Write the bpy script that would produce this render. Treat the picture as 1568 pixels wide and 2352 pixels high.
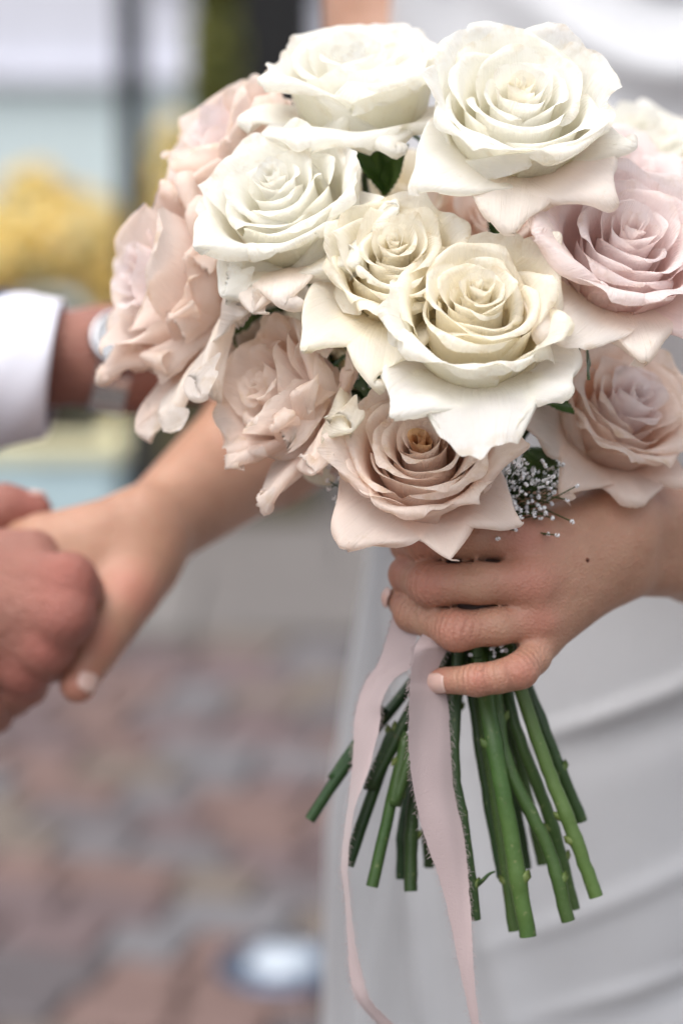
import bpy, math, random
import numpy as np
from mathutils import Vector, Matrix

for o in list(bpy.data.objects):
    bpy.data.objects.remove(o, do_unlink=True)
SC = bpy.context.scene
COL = SC.collection
R = math.radians

# ---------------------------------------------------------------- camera
CAM_H, PITCH, LENS = 1.25, R(-12.0), 85.0
cam_d = bpy.data.cameras.new('camera')
cam = bpy.data.objects.new('camera', cam_d)
COL.objects.link(cam)
cam.location = (0, 0, CAM_H)
cam.rotation_euler = (math.pi / 2 + PITCH, 0, 0)
cam_d.lens = LENS
cam_d.sensor_fit = 'VERTICAL'
cam_d.sensor_height = 36.0
cam_d.sensor_width = 24.0
cam_d.clip_start = 0.02
cam_d.clip_end = 400
cam_d.dof.use_dof = True
cam_d.dof.focus_distance = 0.945
cam_d.dof.aperture_fstop = 4.0
cam_d.dof.aperture_blades = 9
SC.camera = cam

# ---------------------------------------------------------------- sky, sun, exposure
SUN_EL, SUN_AZ = R(68), R(-140)          # azimuth measured from +Y (view direction) towards +X
world = bpy.data.worlds.new('World')
SC.world = world
world.use_nodes = True
wn = world.node_tree.nodes
wl = world.node_tree.links
wn.clear()
wo = wn.new('ShaderNodeOutputWorld')
wb = wn.new('ShaderNodeBackground')
ws = wn.new('ShaderNodeTexSky')
ws.sky_type = 'NISHITA'
ws.sun_disc = False
ws.sun_elevation = SUN_EL
ws.sun_rotation = SUN_AZ
ws.air_density = 1.0
ws.dust_density = 5.0
ws.ozone_density = 1.0
wh = wn.new('ShaderNodeHueSaturation')
wh.inputs['Saturation'].default_value = 0.36
wb.inputs['Strength'].default_value = 0.15
wl.new(ws.outputs[0], wh.inputs['Color'])
wl.new(wh.outputs[0], wb.inputs['Color'])
wl.new(wb.outputs[0], wo.inputs['Surface'])
sun_d = bpy.data.lights.new('sun', 'SUN')
sun = bpy.data.objects.new('sun', sun_d)
COL.objects.link(sun)
sun_d.energy = 0.9
sun_d.angle = R(80)
sun_d.color = (1.0, 0.985, 0.965)
sdir = Vector((math.cos(SUN_EL) * math.sin(SUN_AZ), math.cos(SUN_EL) * math.cos(SUN_AZ), math.sin(SUN_EL)))
sun.rotation_euler = sdir.to_track_quat('Z', 'Y').to_euler()
sun.location = (0, 0, 6)

SC.view_settings.view_transform = 'Standard'
SC.view_settings.look = 'None'
SC.view_settings.exposure = 0.84
SC.view_settings.gamma = 1.0
SC.render.engine = 'CYCLES'
SC.cycles.use_denoising = True
try:
    SC.cycles.denoiser = 'OPENIMAGEDENOISE'
except Exception:
    pass
SC.cycles.max_bounces = 20
SC.cycles.diffuse_bounces = 16
SC.cycles.glossy_bounces = 4
SC.cycles.transmission_bounces = 8
SC.cycles.transparent_max_bounces = 12
SC.cycles.caustics_reflective = False
SC.cycles.caustics_refractive = False

# ---------------------------------------------------------------- helpers
CP, SP = math.cos(PITCH), math.sin(PITCH)
VX = np.array([1.0, 0, 0])                # to the right of the view
VY = np.array([0, -SP, CP])               # up in the view
VZ = np.array([0, -CP, -SP])              # towards the viewer
CAMP = np.array([0, 0, CAM_H])
KPX = 24.0 / (LENS * 1568.0)              # metres per photo unit at one metre


def pt(x, y, d):
    """world point seen at photo position x, y (1568 x 2352 units) at distance d"""
    return CAMP + VX * ((x - 784) * KPX * d) + VY * ((1176 - y) * KPX * d) - VZ * d


def vdir(v):
    return VX * v[0] + VY * v[1] + VZ * v[2]


def nrm(v):
    v = np.asarray(v, float)
    return v / max(1e-9, np.linalg.norm(v))


def ss(a, b, x):
    t = np.clip((x - a) / (b - a), 0, 1)
    return t * t * (3 - 2 * t)


def tag(o, label=None, cat=None, group=None, kind=None):
    if label:
        o['label'] = label
    if cat:
        o['category'] = cat
    if group:
        o['group'] = group
    if kind:
        o['kind'] = kind
    return o


def empty(name, loc=(0, 0, 0), mat=None):
    o = bpy.data.objects.new(name, None)
    o.empty_display_size = 0.02
    COL.objects.link(o)
    if mat is not None:
        o.matrix_world = mat
    else:
        o.location = loc
    return o


def mesh_obj(name, verts, faces, mat=None, parent=None, smooth=True, attr=None, inv=None):
    verts = np.asarray(verts, float)
    if inv is not None:
        verts = verts @ inv[:3, :3].T + inv[:3, 3]
    me = bpy.data.meshes.new(name)
    if isinstance(faces, np.ndarray):
        nf, k = faces.shape
        me.vertices.add(len(verts))
        me.vertices.foreach_set('co', verts.astype(np.float32).ravel())
        me.loops.add(nf * k)
        me.polygons.add(nf)
        me.polygons.foreach_set('loop_start', np.arange(0, nf * k, k, dtype=np.int32))
        me.loops.foreach_set('vertex_index', faces.astype(np.int32).ravel())
        me.update(calc_edges=True)
    else:
        me.from_pydata([tuple(v) for v in verts], [], faces)
    me.polygons.foreach_set('use_smooth', np.full(len(me.polygons), smooth))
    if attr is not None:
        for an, av in attr.items():
            av = np.asarray(av, np.float32)
            if av.ndim == 1:
                a = me.attributes.new(an, 'FLOAT', 'POINT')
                a.data.foreach_set('value', av)
            else:
                a = me.attributes.new(an, 'FLOAT_VECTOR', 'POINT')
                a.data.foreach_set('vector', av.ravel())
    if mat is not None:
        me.materials.append(mat)
    me.update()
    o = bpy.data.objects.new(name, me)
    COL.objects.link(o)
    if parent is not None:
        o.parent = parent
    return o


def grid_faces(nu, nv, wrap=False):
    """faces of a grid with index i*nv + j; wrap closes j"""
    i, j = np.meshgrid(np.arange(nu - 1), np.arange(nv if wrap else nv - 1), indexing='ij')
    j2 = (j + 1) % nv
    return np.stack([i * nv + j, (i + 1) * nv + j, (i + 1) * nv + j2, i * nv + j2], -1).reshape(-1, 4)


def catmull(pts, n):
    P = np.asarray(pts, float)
    P = np.vstack([2 * P[0] - P[1], P, 2 * P[-1] - P[-2]])
    m = len(P) - 3
    out = []
    for t in np.linspace(0, m - 1e-6, n):
        k = int(t)
        f = t - k
        a, b, c, d = P[k:k + 4]
        out.append(.5 * (2 * b + (c - a) * f + (2 * a - 5 * b + 4 * c - d) * f * f + (3 * b - a - 3 * c + d) * f ** 3))
    return np.array(out)


def tube(path, rad, seg=10, cap=True, flat=None):
    """closed tube along path; rad scalar or per point"""
    P = np.asarray(path, float)
    n = len(P)
    rad = np.broadcast_to(np.asarray(rad, float), (n,))
    T = np.gradient(P, axis=0)
    T /= np.linalg.norm(T, axis=1)[:, None]
    up = np.array([0.3, 0.2, 0.9]) if abs(T[0] @ np.array([0.3, 0.2, 0.9])) < .8 else np.array([1.0, 0, 0])
    A = np.cross(T[0], up)
    A /= np.linalg.norm(A)
    V = []
    ang = np.arange(seg) * 2 * math.pi / seg
    for k in range(n):
        A = A - T[k] * (A @ T[k])
        A /= np.linalg.norm(A)
        B = np.cross(T[k], A)
        V.append(P[k] + rad[k] * (np.cos(ang)[:, None] * A + np.sin(ang)[:, None] * B))
    V = np.vstack(V)
    F = [list(f) for f in grid_faces(n, seg, wrap=True)]
    if cap:
        F.append(list(range(seg))[::-1])
        F.append(list(range((n - 1) * seg, n * seg)))
    return V, F


# ---------------------------------------------------------------- material helpers
class NT:
    def __init__(self, name):
        self.m = bpy.data.materials.new(name)
        self.m.use_nodes = True
        self.t = self.m.node_tree
        self.t.nodes.clear()
        self.out = self.t.nodes.new('ShaderNodeOutputMaterial')

    def n(self, typ, **kw):
        nd = self.t.nodes.new('ShaderNode' + typ)
        for k, v in kw.items():
            if k.startswith('_'):
                setattr(nd, k[1:], v)
        for k, v in kw.items():
            if not k.startswith('_'):
                key = k.replace('__', ' ')
                s = nd.inputs[int(key[1:])] if (key[0] == 'i' and key[1:].isdigit()) else nd.inputs[key]
                self.set(s, v)
        return nd

    def set(self, s, v):
        if isinstance(v, bpy.types.NodeSocket):
            self.t.links.new(v, s)
        elif isinstance(v, bpy.types.Node):
            self.t.links.new(v.outputs[0], s)
        else:
            if s.type == 'RGBA' and len(v) == 3:
                v = (*v, 1)
            s.default_value = v

    def math(self, op, a, b=0.0, c=0.0, clamp=False):
        nd = self.t.nodes.new('ShaderNodeMath')
        nd.operation = op
        nd.use_clamp = clamp
        for i, v in enumerate((a, b, c)):
            self.set(nd.inputs[i], v)
        return nd.outputs[0]

    def mix(self, f, a, b, mode='MIX'):
        nd = self.t.nodes.new('ShaderNodeMix')
        nd.data_type = 'RGBA'
        nd.blend_type = mode
        self.set(nd.inputs[0], f)
        self.set(nd.inputs[6], a)
        self.set(nd.inputs[7], b)
        return nd.outputs[2]

    def ramp(self, f, stops, mode='LINEAR'):
        nd = self.t.nodes.new('ShaderNodeValToRGB')
        nd.color_ramp.interpolation = mode
        els = nd.color_ramp.elements
        while len(els) < len(stops):
            els.new(0.5)
        for e, (p, c) in zip(els, stops):
            e.position = p
            e.color = (*c, 1) if len(c) == 3 else c
        self.set(nd.inputs[0], f)
        return nd.outputs[0]

    def rng(self, f, a, b, c=0.0, d=1.0, smooth=False):
        nd = self.t.nodes.new('ShaderNodeMapRange')
        if smooth:
            nd.interpolation_type = 'SMOOTHSTEP'
        for i, v in enumerate((f, a, b, c, d)):
            self.set(nd.inputs[i], v)
        return nd.outputs[0]

    def noise(self, vec, scale, detail=3.0, rough=0.55, dist=0.0):
        nd = self.n('TexNoise', Scale=scale, Detail=detail, Roughness=rough, Distortion=dist)
        if vec is not None:
            self.set(nd.inputs['Vector'], vec)
        return nd.outputs[0]

    def bump(self, h, strength, dist):
        nd = self.n('Bump', Strength=strength, Distance=dist, Height=h)
        return nd.outputs[0]

    def done(self, sh):
        self.t.links.new(sh if isinstance(sh, bpy.types.NodeSocket) else sh.outputs[0], self.out.inputs[0])
        return self.m
# ---------------------------------------------------------------- rose materials
def petal_material(name, base, mid, tip, deep, age=0.5, trans=0.58):
    """base/mid/tip colours run along the petal; deep tints the light that comes through it"""
    m = NT(name)
    at = m.n('Attribute', _attribute_name='petal')
    sp = m.n('SeparateXYZ', Vector=at.outputs['Vector'])
    u, v, rnd = sp.outputs[0], sp.outputs[1], sp.outputs[2]
    tc = m.n('TexCoord')
    big = m.noise(tc.outputs['Object'], 55, 3)
    vv = m.math('ADD', v, m.math('MULTIPLY', m.math('SUBTRACT', big, .5), .25))
    col = m.ramp(vv, [(0.0, base), (0.34, mid), (0.80, tip), (1.0, tip)])
    # fine long veins
    cv = m.n('CombineXYZ', X=m.math('MULTIPLY', u, 26), Y=m.math('MULTIPLY', v, 2.2), Z=m.math('MULTIPLY', rnd, 40))
    vein = m.noise(cv, 1.0, 3, .6)
    col = m.mix(m.math('MULTIPLY', m.rng(vein, .5, .72), .38), col, mid)
    # each petal a touch different
    col = m.mix(m.math('MULTIPLY', rnd, .35), col, mid)
    # ageing along the rim and a few bruises
    au = m.math('ABSOLUTE', u)
    edge = m.math('MAXIMUM', m.rng(au, .84, .98), m.rng(v, .88, .99))
    blot = m.noise(tc.outputs['Object'], 160, 4, .6)
    rim = m.math('MULTIPLY', edge, m.rng(blot, .47, .64))
    col = m.mix(m.math('MULTIPLY', rim, age * 1.0), col, (.60, .45, .26))
    spot = m.noise(tc.outputs['Object'], 95, 5, .7)
    col = m.mix(m.math('MULTIPLY', m.rng(spot, .62, .74), age * .6), col, (.62, .47, .28))
    crease = m.noise(tc.outputs['Object'], 240, 2, .5)
    hgt = m.math('ADD', m.math('MULTIPLY', vein, .75), m.math('MULTIPLY', crease, .30))
    hgt = m.math('ADD', hgt, m.math('MULTIPLY', m.noise(tc.outputs['Object'], 60, 3, .6), 1.5))
    bp = m.bump(hgt, .60, .0014)
    pb = m.n('BsdfPrincipled', Roughness=.72)
    m.set(pb.inputs['Base Color'], col)
    m.set(pb.inputs['Normal'], bp)
    pb.inputs['Specular IOR Level'].default_value = .12
    pb.inputs['Sheen Weight'].default_value = .05
    pb.inputs['Sheen Roughness'].default_value = .4
    tcol = m.mix(.5, col, deep)
    tr = m.n('BsdfTranslucent', Color=tcol, Normal=bp)
    mx = m.n('MixShader', Fac=trans)
    m.set(mx.inputs[1], pb)
    m.set(mx.inputs[2], tr)
    return m.done(mx)


PET = {
    'white': petal_material('white_petal', (.82, .85, .56), (.95, .935, .855), (.95, .95, .94), (.99, .96, .85), .42),
    'ivory': petal_material('ivory_petal', (.84, .81, .50), (.955, .90, .77), (.95, .93, .87), (.99, .925, .74), .48),
    'blush': petal_material('blush_petal', (.86, .81, .60), (.92, .80, .77), (.935, .89, .89), (.98, .83, .79), .32),
    'dusty': petal_material('dusty_pink_petal', (.84, .80, .56), (.91, .785, .70), (.92, .855, .80), (.98, .80, .70), .55),
    'amber': petal_material('amber_petal', (.70, .45, .14), (.76, .50, .24), (.82, .62, .46), (.90, .55, .22), .70),
    'shell': petal_material('shell_petal', (.84, .82, .54), (.93, .85, .77), (.93, .895, .855), (.98, .87, .77), .48),
}


def green_material(name, dark, light, rough=.42):
    m = NT(name)
    tc = m.n('TexCoord')
    a = m.noise(tc.outputs['Object'], 60, 4)
    c = m.ramp(a, [(.3, dark), (.7, light)])
    oi = m.n('ObjectInfo')
    big = m.noise(tc.outputs['Object'], 14, 3)
    c = m.mix(m.math('MULTIPLY', m.rng(m.math('ADD', big, m.math('MULTIPLY', oi.outputs['Random'], .25)), .45, .75), .55), c, (light[0] * 1.5 + .01, light[1] * 1.25, light[2] * 1.3))
    fleck = m.noise(tc.outputs['Object'], 420, 2, .5)
    c = m.mix(m.math('MULTIPLY', m.rng(fleck, .66, .74), .5), c, (.17, .19, .08))
    scar = m.noise(tc.outputs['Object'], 75, 4, .7)
    c = m.mix(m.math('MULTIPLY', m.rng(scar, .66, .74), .7), c, (.10, .065, .03))
    st = m.noise(m.n('Mapping', Vector=tc.outputs['Object'], Scale=(600, 600, 60)), 1, 2)
    bp = m.bump(m.math('ADD', st, a), .35, .0006)
    pb = m.n('BsdfPrincipled', Roughness=rough)
    m.set(pb.inputs['Base Color'], c)
    m.set(pb.inputs['Normal'], bp)
    pb.inputs['Specular IOR Level'].default_value = .4
    return m.done(pb)


STEM_M = [green_material('deep_green_stem', (.008, .028, .007), (.018, .052, .012)),
          green_material('mid_green_stem', (.018, .050, .010), (.034, .080, .018)),
          green_material('bright_green_stem', (.032, .078, .014), (.058, .118, .028))]
NODE_M = green_material('stem_node_green', (.04, .08, .014), (.085, .13, .03), .55)
LEAF_M = green_material('rose_leaf_green', (.016, .050, .012), (.045, .110, .022), .38)


# ---------------------------------------------------------------- petals
def petal_mesh(rg, Rc, Z, thm=8, lip=.8, the=60, W=2.5, L=None, r0=.25, thb=82, delta=0.0, flat=1.0,
               rolls=(), topk=.20, cusp=.05, wav=.05, keel=0.0, twist=0.0, nu=24, nv=24, slump=0.0, crumple=0.0):
    """a curved sheet in rose space, centimetres, centred on azimuth 0; returns verts, quads, attribute"""
    thm, the, thb = R(thm), R(the), R(thb)
    b = max(.15, (Rc - r0) / .72)
    n = 260
    tt = np.linspace(0, b, 60)
    zb = np.trapz(np.cos(thb + (thm - thb) * ss(0, b, tt)), tt)
    Hc = max(.4, (Z - zb) / max(.2, math.cos(thm)))
    Lt = b + Hc + lip
    t = np.linspace(0, Lt * 1.15, n)
    th = thb + (thm - thb) * ss(0, b, t) + (the - thm) * ss(b + Hc * .55, Lt, t)
    if slump:
        th = th + R(slump) * ss(b * .4, Lt, t)
    dt = t[1] - t[0]
    r = r0 + np.concatenate([[0], np.cumsum(np.sin(th[:-1]) * dt)])
    z = np.concatenate([[0], np.cumsum(np.cos(th[:-1]) * dt)])
    u = np.linspace(-1, 1, nu)
    # denser rows towards the rim
    v = np.linspace(0, 1, nv) ** .8
    U, V = np.meshgrid(u, v, indexing='ij')
    w = W * (.22 + .78 * ss(0, .62, V)) * (1 - .16 * ss(.7, 1, V))
    ph = rg.uniform(0, 6.28, 8)
    en = .5 * np.sin(3.1 * U + ph[0]) + .35 * np.sin(6.3 * U + ph[1]) + .22 * np.sin(11 * U + ph[2]) + .10 * np.sin(21 * U + ph[6])
    T = Lt * (V * (1 - topk * np.abs(U) ** 2.4) + (cusp * np.exp(-(U / .13) ** 2) + wav * .55 * en) * V ** 5)
    S = U * w * (1 + .05 * np.sin(5 * V * 2 + ph[3]) * V)
    H = wav * V ** 2 * (1.3 * np.sin(4.5 * U + ph[4]) + .8 * np.sin(7 * U + 3 * V + ph[5])) * .8
    if crumple:
        H = H + crumple * V * (np.sin(9 * U + 7 * V + ph[6]) * np.sin(11 * V - 6 * U + ph[7]))
    if keel:
        H = H + keel * (np.sqrt(U * U + .02) - .14) * V ** 2
    for (beta, off, rho) in rolls:
        # roll the sheet outwards beyond a line; beta 90 = the top rim, 0 = right side, 180 = left side
        nb = np.array([math.cos(R(beta)), math.sin(R(beta))])
        hw = W * .95
        far = abs(nb[0]) * hw + nb[1] * Lt * (1 - .5 * topk * abs(nb[0])) if nb[1] > .02 else hw
        # amount 'off' measured inward from the outermost point of the sheet
        q0 = nb[0] * S + nb[1] * T
        d = q0.max() - off
        q = q0 - d
        rr = rho * (1 + .25 * np.sin(2.2 * (-nb[1] * S + nb[0] * T) + ph[2]))
        amax = 2.55 + .35 * math.sin(ph[3] + beta)
        a = np.clip(q / rr, 0, amax)
        ext = np.maximum(0, q - amax * rr) * .9
        act = q > 0
        qn = np.where(act, (rr - H) * np.sin(a) + ext * math.cos(amax), q)
        Hn = np.where(act, rr - (rr - H) * np.cos(a) + ext * math.sin(amax), H)
        S = S + nb[0] * (qn - q)
        T = T + nb[1] * (qn - q)
        H = Hn
    T = np.clip(T, 0, t[-1])
    rI = np.interp(T, t, r)
    zI = np.interp(T, t, z)
    tI = np.interp(T, t, th)
    rc = np.maximum(rI * flat, .12)
    al = S / rc + twist * V
    X = rI - rc + rc * np.cos(al) + delta * U * V
    Y = rc * np.sin(al)
    N = np.stack([np.cos(al) * np.cos(tI), np.sin(al) * np.cos(tI), -np.sin(tI)], -1)
    P = np.stack([X, Y, zI], -1) + H[..., None] * N
    at = np.stack([U, V, np.full_like(U, rg.random())], -1)
    return P.reshape(-1, 3), grid_faces(nu, nv), at.reshape(-1, 3)


def rotz(P, a):
    c, s = math.cos(a), math.sin(a)
    M = np.array([[c, -s, 0], [s, c, 0], [0, 0, 1]])
    return P @ M.T


def rose_frame(heart, d, axis, height):
    """world matrix of a rose whose heart is seen at a photo point; local +X looks right, +Y up in the view"""
    A = nrm(vdir(axis))
    Xr = nrm(VX - A * (VX @ A))
    Yr = np.cross(A, Xr)
    if Yr @ VY < 0 and abs(Yr @ VY) > .2:
        Xr, Yr = -Xr, -Yr
    base = pt(heart[0], heart[1], d) - A * height
    M = np.eye(4)
    M[:3, 0], M[:3, 1], M[:3, 2], M[:3, 3] = Xr, Yr, A, base
    return M


LIN = {}


def rose(key, label, heart, d, axis, kind, Rc=2.5, Z=4.0, n=20, zin=.9, outer=(), seed=1, core=None, rim=1.0, size=1.0,
         inlip=1.0, nin=.30, inner_kind=None, crumple=0.0, wrap=1.0, globe=1.0):
    """a bloom: n cup petals spiralling out of the heart, then the listed outer petals
    outer entry: (azimuth, dict of petal_mesh arguments)"""
    rg = np.random.default_rng(seed)
    M = rose_frame(heart, d, axis, Z * .01 * size * zin)
    root = empty('rose', mat=Matrix(M.tolist()))
    tag(root, label, 'rose', 'roses of the bouquet')
    mat = PET[kind]
    imat = PET[inner_kind or kind]
    ga = R(137.5)
    phi = rg.uniform(0, 6.28)
    nh = 9
    fr = list(np.linspace(.02, .33, nh)) + list(np.linspace(.38, 1.0, max(5, n - 5)))
    for i, f in enumerate(fr):
        inn = i < nh
        Ri = Rc * (.06 + .94 * f ** 1.1) * (1 if inn else rg.uniform(.96, 1.04))
        Zi = Z * (zin + (1 - zin) * f ** 1.2) * (rg.uniform(.97, 1.015) if inn else rg.uniform(.92, 1.035))
        Wi = min(Ri * (2.2 if inn else 1.65) * wrap, .40 + Rc * 1.02) * rg.uniform(.90, 1.12)
        lip = (.16 + .75 * f ** 1.5) * inlip
        the = (6 + 62 * f ** 1.1) * rim * rg.uniform(.75, 1.25)
        ro = []
        if f > .30:
            ro.append((90 + rg.uniform(-26, 26), .20 + .34 * f * rg.uniform(.5, 1.4), .11 + .07 * f))
        if f > .55 and rg.random() < .5:
            sgn = rg.choice([-1, 1])
            ro.append((90 + sgn * rg.uniform(30, 52), .3 + .5 * rg.random(), .16))
        g = 18 if inn else 26
        P, F, A = petal_mesh(rg, Ri, Zi - lip * .55, thm=(globe + (9 - globe * .4) * f + rg.uniform(-3, 5) * f) if f > .2 else rg.uniform(-4, 1), lip=lip, the=the, W=Wi, r0=.10 + .2 * f,
                             delta=.10 * Rc / 2.5 * (.5 + f), rolls=ro, topk=.12 + .10 * rg.random(), cusp=.008 + .012 * f, wav=.03 + .05 * f,
                             nu=g, nv=g, crumple=crumple * (.3 + f))
        P = rotz(P, phi + rg.uniform(-.3, .3))
        phi += ga
        mesh_obj('petal', P * .01 * size, F, (PET[core] if core and f < .20 else imat) if f < .5 else mat, root, attr={'petal': A})
    for (az, kw) in outer:
        kw = dict(kw)
        pk = kw.pop('kind', None)
        a = dict(Rc=Rc * 1.02, Z=Z * .75, thm=14, lip=2.2, the=80, W=2.7, r0=.35, flat=1.15, wav=.09, nu=36, nv=36, topk=.22, cusp=.06)
        a.update(kw)
        P, F, A = petal_mesh(rg, **a)
        mesh_obj('petal', rotz(P, R(az)) * .01 * size, F, PET[pk] if pk else mat, root, attr={'petal': A})
    # calyx under the bloom
    al = np.linspace(0, 2 * math.pi, 13)[:-1]
    prof = [(.20, -.9), (.36, -.75), (.52, -.45), (.55, -.1), (.42, .15)]
    V = np.array([[r * math.cos(a), r * math.sin(a), z] for (r, z) in prof for a in al])
    Fc = [list(f) for f in grid_faces(len(prof), 12, True)] + [list(range(12))[::-1]]
    mesh_obj('calyx', V * .01 * size, Fc, STEM_M[1], root)
    for k in range(5):
        P, F, A = petal_mesh(rg, .65, .5, thm=50, lip=1.6, the=150 * rg.uniform(.6, 1.1), W=.42, r0=.3, topk=.7, cusp=.25, nu=7, nv=12, flat=1.5)
        P[:, 2] -= .25
        mesh_obj('sepal', rotz(P, k * 1.2566 + rg.uniform(-.2, .2)) * .01 * size, F, LEAF_M, root)
    LIN[key] = (root, M, size)
    return root
# ---------------------------------------------------------------- the roses of the bouquet
def T2(b, o, r=.2):
    return [(90 - b, o, r), (90 + b, o, r)]


def O(az, Z, lip, the, W, b=42, o=.7, r=.22, **kw):
    """outer petal: azimuth in the view (270 = towards the bottom), lip height, length and final lean, half width, rolled corners"""
    k = dict(Z=Z, lip=lip, the=the, W=W)
    if b:
        k['rolls'] = T2(b, o, r * .75)
    k.update(kw)
    return (az, k)


def S(az, Z=2.5, lip=1.3, the=50, W=2.9, c=0, **kw):
    """shell petal hugging the cup, its rim rolled softly outwards; c = -1 / 1 folds one corner back to a point"""
    tilt = 16 * math.sin(az * 1.7)
    k = dict(Z=Z, lip=lip, the=the, W=W, thm=13, rolls=[(90 + tilt, .45 + .12 * math.sin(az), .24)], topk=.17, cusp=.016, wav=.11, crumple=.018)
    if 200 < az % 360 < 340:              # the petals on the near side curl over further
        k['rolls'] = [(90 + 2 * tilt, .85 + .25 * math.sin(az), .20)]
    if c:
        k['rolls'] = k['rolls'] + [(90 + c * 48, 1.3, .18)]
    k.update(kw)
    return (az, k)


def D(az, lip, the, W, b=46, o=.7, r=.22, **kw):
    """drooping outer petal that leaves the cup near its base, both sides rolled under towards a point"""
    k = dict(Z=.2, Rc=1.35, thm=50, lip=lip, the=the, W=W, wav=.14, crumple=.035, keel=.22, cusp=.085)
    if b:
        k['rolls'] = T2(b + 4, o * 1.9, r * .75)
    k.update(kw)
    return (az, k)


rose('centre', 'large cream white rose with rolled outer petals in the middle of the bouquet', (1102, 645), .925, (.02, .58, .81), 'ivory', size=1.06,
     Rc=2.45, Z=3.6, n=17, zin=1.20, seed=5, rim=.8, inner_kind='ivory', globe=-7,
     outer=[S(20, 2.3, c=1), S(68, 2.6, 1.1, 38), S(118, 2.3, 1.0, 34), S(160, 2.1, 1.2, 44, kind='white', Rc=2.5), S(198, 2.2, 1.5, 58, 3.1, kind='white', Rc=2.7),
            S(345, 2.0, 1.8, 62, 2.5, c=-1), S(255, 1.5, 1.3, 54, 2.9, kind='white', Rc=2.5), S(305, 1.4, 1.5, 58, 2.7, c=-1, kind='white', Rc=2.5),
            S(222, 1.4, 1.9, 64, 2.9, c=1, kind='white', Rc=2.75),
            O(40, 1.3, 2.8, 66, 2.2, 46, 1.0, .25, Rc=2.6), D(322, 2.7, 74, 2.3, 0, rolls=[(62, 1.1, .25), (105, .7, .25)], kind='white', Rc=1.9),
            D(270, 4.3, 88, 2.9, 0, rolls=[(28, .7, .2), (152, .7, .2)], topk=.03, keel=.6, cusp=.08, kind='white'), D(234, 3.6, 80, 2.3, 44, .5, kind='white', Rc=1.9)])

rose('top', 'largest white rose, wide open cup, at the top of the bouquet', (1200, 185), .955, (.04, .60, .80), 'white',
     Rc=3.0, Z=3.7, n=14, zin=1.10, seed=11, rim=.85, core='ivory', inlip=1.2,
     outer=[S(283, 2.0, 2.0, 62, 3.5, c=1), S(20, 2.7, 1.5, 46, 3.2), S(62, 2.9, 1.2, 34, 3.3), S(108, 2.9, 1.2, 34, 3.3), S(150, 2.8, 1.4, 40, 3.2, c=-1),
            S(195, 2.5, 1.7, 54, 3.1), S(335, 2.2, 2.0, 58, 3.2, c=-1), S(238, 1.6, 2.0, 62, 3.1), S(305, 1.2, 2.2, 70, 3.1),
            D(228, 5.0, 80, 3.0, 44, .7, .28), D(306, 4.7, 86, 3.2, 0, rolls=[(48, 1.4, .3), (125, 1.2, .28)], kind='shell'),
            D(264, 5.0, 100, 2.6, 0, rolls=[(45, 1.2, .25), (132, 1.2, .25)], kind='shell', crumple=.07), D(342, 4.2, 78, 2.6, 46, .8, .28)])

rose('upper', 'white rose facing the sky at the top of the bouquet beside the largest one', (822, 112), 1.01, (-.08, .87, .49), 'white',
     Rc=2.8, Z=4.2, n=14, zin=1.0, seed=21, rim=.45, inlip=1.1,
     outer=[S(285, 2.6, 1.7, 66, 3.2, c=1), S(225, 2.7, 1.7, 62, 3.2, c=-1), S(330, 2.8, 1.6, 58, 3.1), S(180, 2.8, 1.5, 56, 3.1), S(20, 3.0, 1.3, 44), S(75, 3.1, 1.2, 40), S(130, 3.0, 1.3, 44),
            O(212, 1.2, 3.4, 92, 2.8, 42, 1.0, .30), O(300, 1.2, 3.4, 90, 3.0, 0, rolls=[(62, 1.1, .32), (100, .8, .3)]),
            D(252, 5.4, 88, 3.2, 0, rolls=[(58, 1.4, .36), (102, 1.0, .34)]), D(196, 4.8, 92, 2.6, 46, .8, .3), D(318, 4.6, 88, 2.6, 46, .8, .3), D(282, 4.6, 104, 2.5, 46, .8, .28)])

rose('mid_left', 'white rose with many tightly rolled pointed petals left of the cream centre', (618, 388), .965, (-.26, .60, .75), 'white',
     Rc=2.5, Z=3.6, n=15, zin=1.24, seed=31, rim=.85, inlip=1.1, globe=-5,
     outer=[S(160, 2.5, 1.3, 50), S(110, 2.7, 1.1, 36), S(60, 2.7, 1.2, 40), S(15, 2.4, 1.6, 48, c=1), S(210, 2.0, 1.8, 64, c=-1), S(255, 1.4, 2.0, 66, 2.9, c=1), S(292, 1.2, 2.2, 64, 2.8, c=-1), S(330, 1.6, 2.2, 54, 2.6, c=1),
            O(225, .8, 3.6, 84, 2.6, 44, 1.2, .25), D(240, 4.9, 84, 2.6, 45, 1.0, .25), D(272, 5.1, 86, 2.6, 45, .9, .25, kind='shell'), D(305, 5.2, 74, 2.5, 46, .9, .26), D(336, 5.2, 66, 2.2, 46, .9, .26),
            D(254, 5.0, 102, 2.3, 46, .8, .25, kind='shell')])

rose('small', 'smaller ivory rose tucked in between the white and cream blooms', (908, 543), .942, (.0, .54, .84), 'ivory', size=.97,
     Rc=2.05, Z=3.5, n=15, zin=1.16, seed=41, rim=.75, globe=-5,
     outer=[S(20, 2.5, 1.2, 44, 2.4), S(68, 2.7, 1.0, 34, 2.5), S(115, 2.7, 1.0, 34, 2.5), S(160, 2.5, 1.1, 42, 2.4), S(205, 2.2, 1.3, 56, 2.4), S(250, 1.6, 1.8, 70, 2.6, c=1), S(305, 1.8, 1.4, 56, 2.3), S(340, 2.2, 1.3, 48, 2.3),
            D(228, 4.8, 88, 2.3, 45, .7), D(262, 5.0, 94, 2.3, 48, .6, crumple=.05)])

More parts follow.
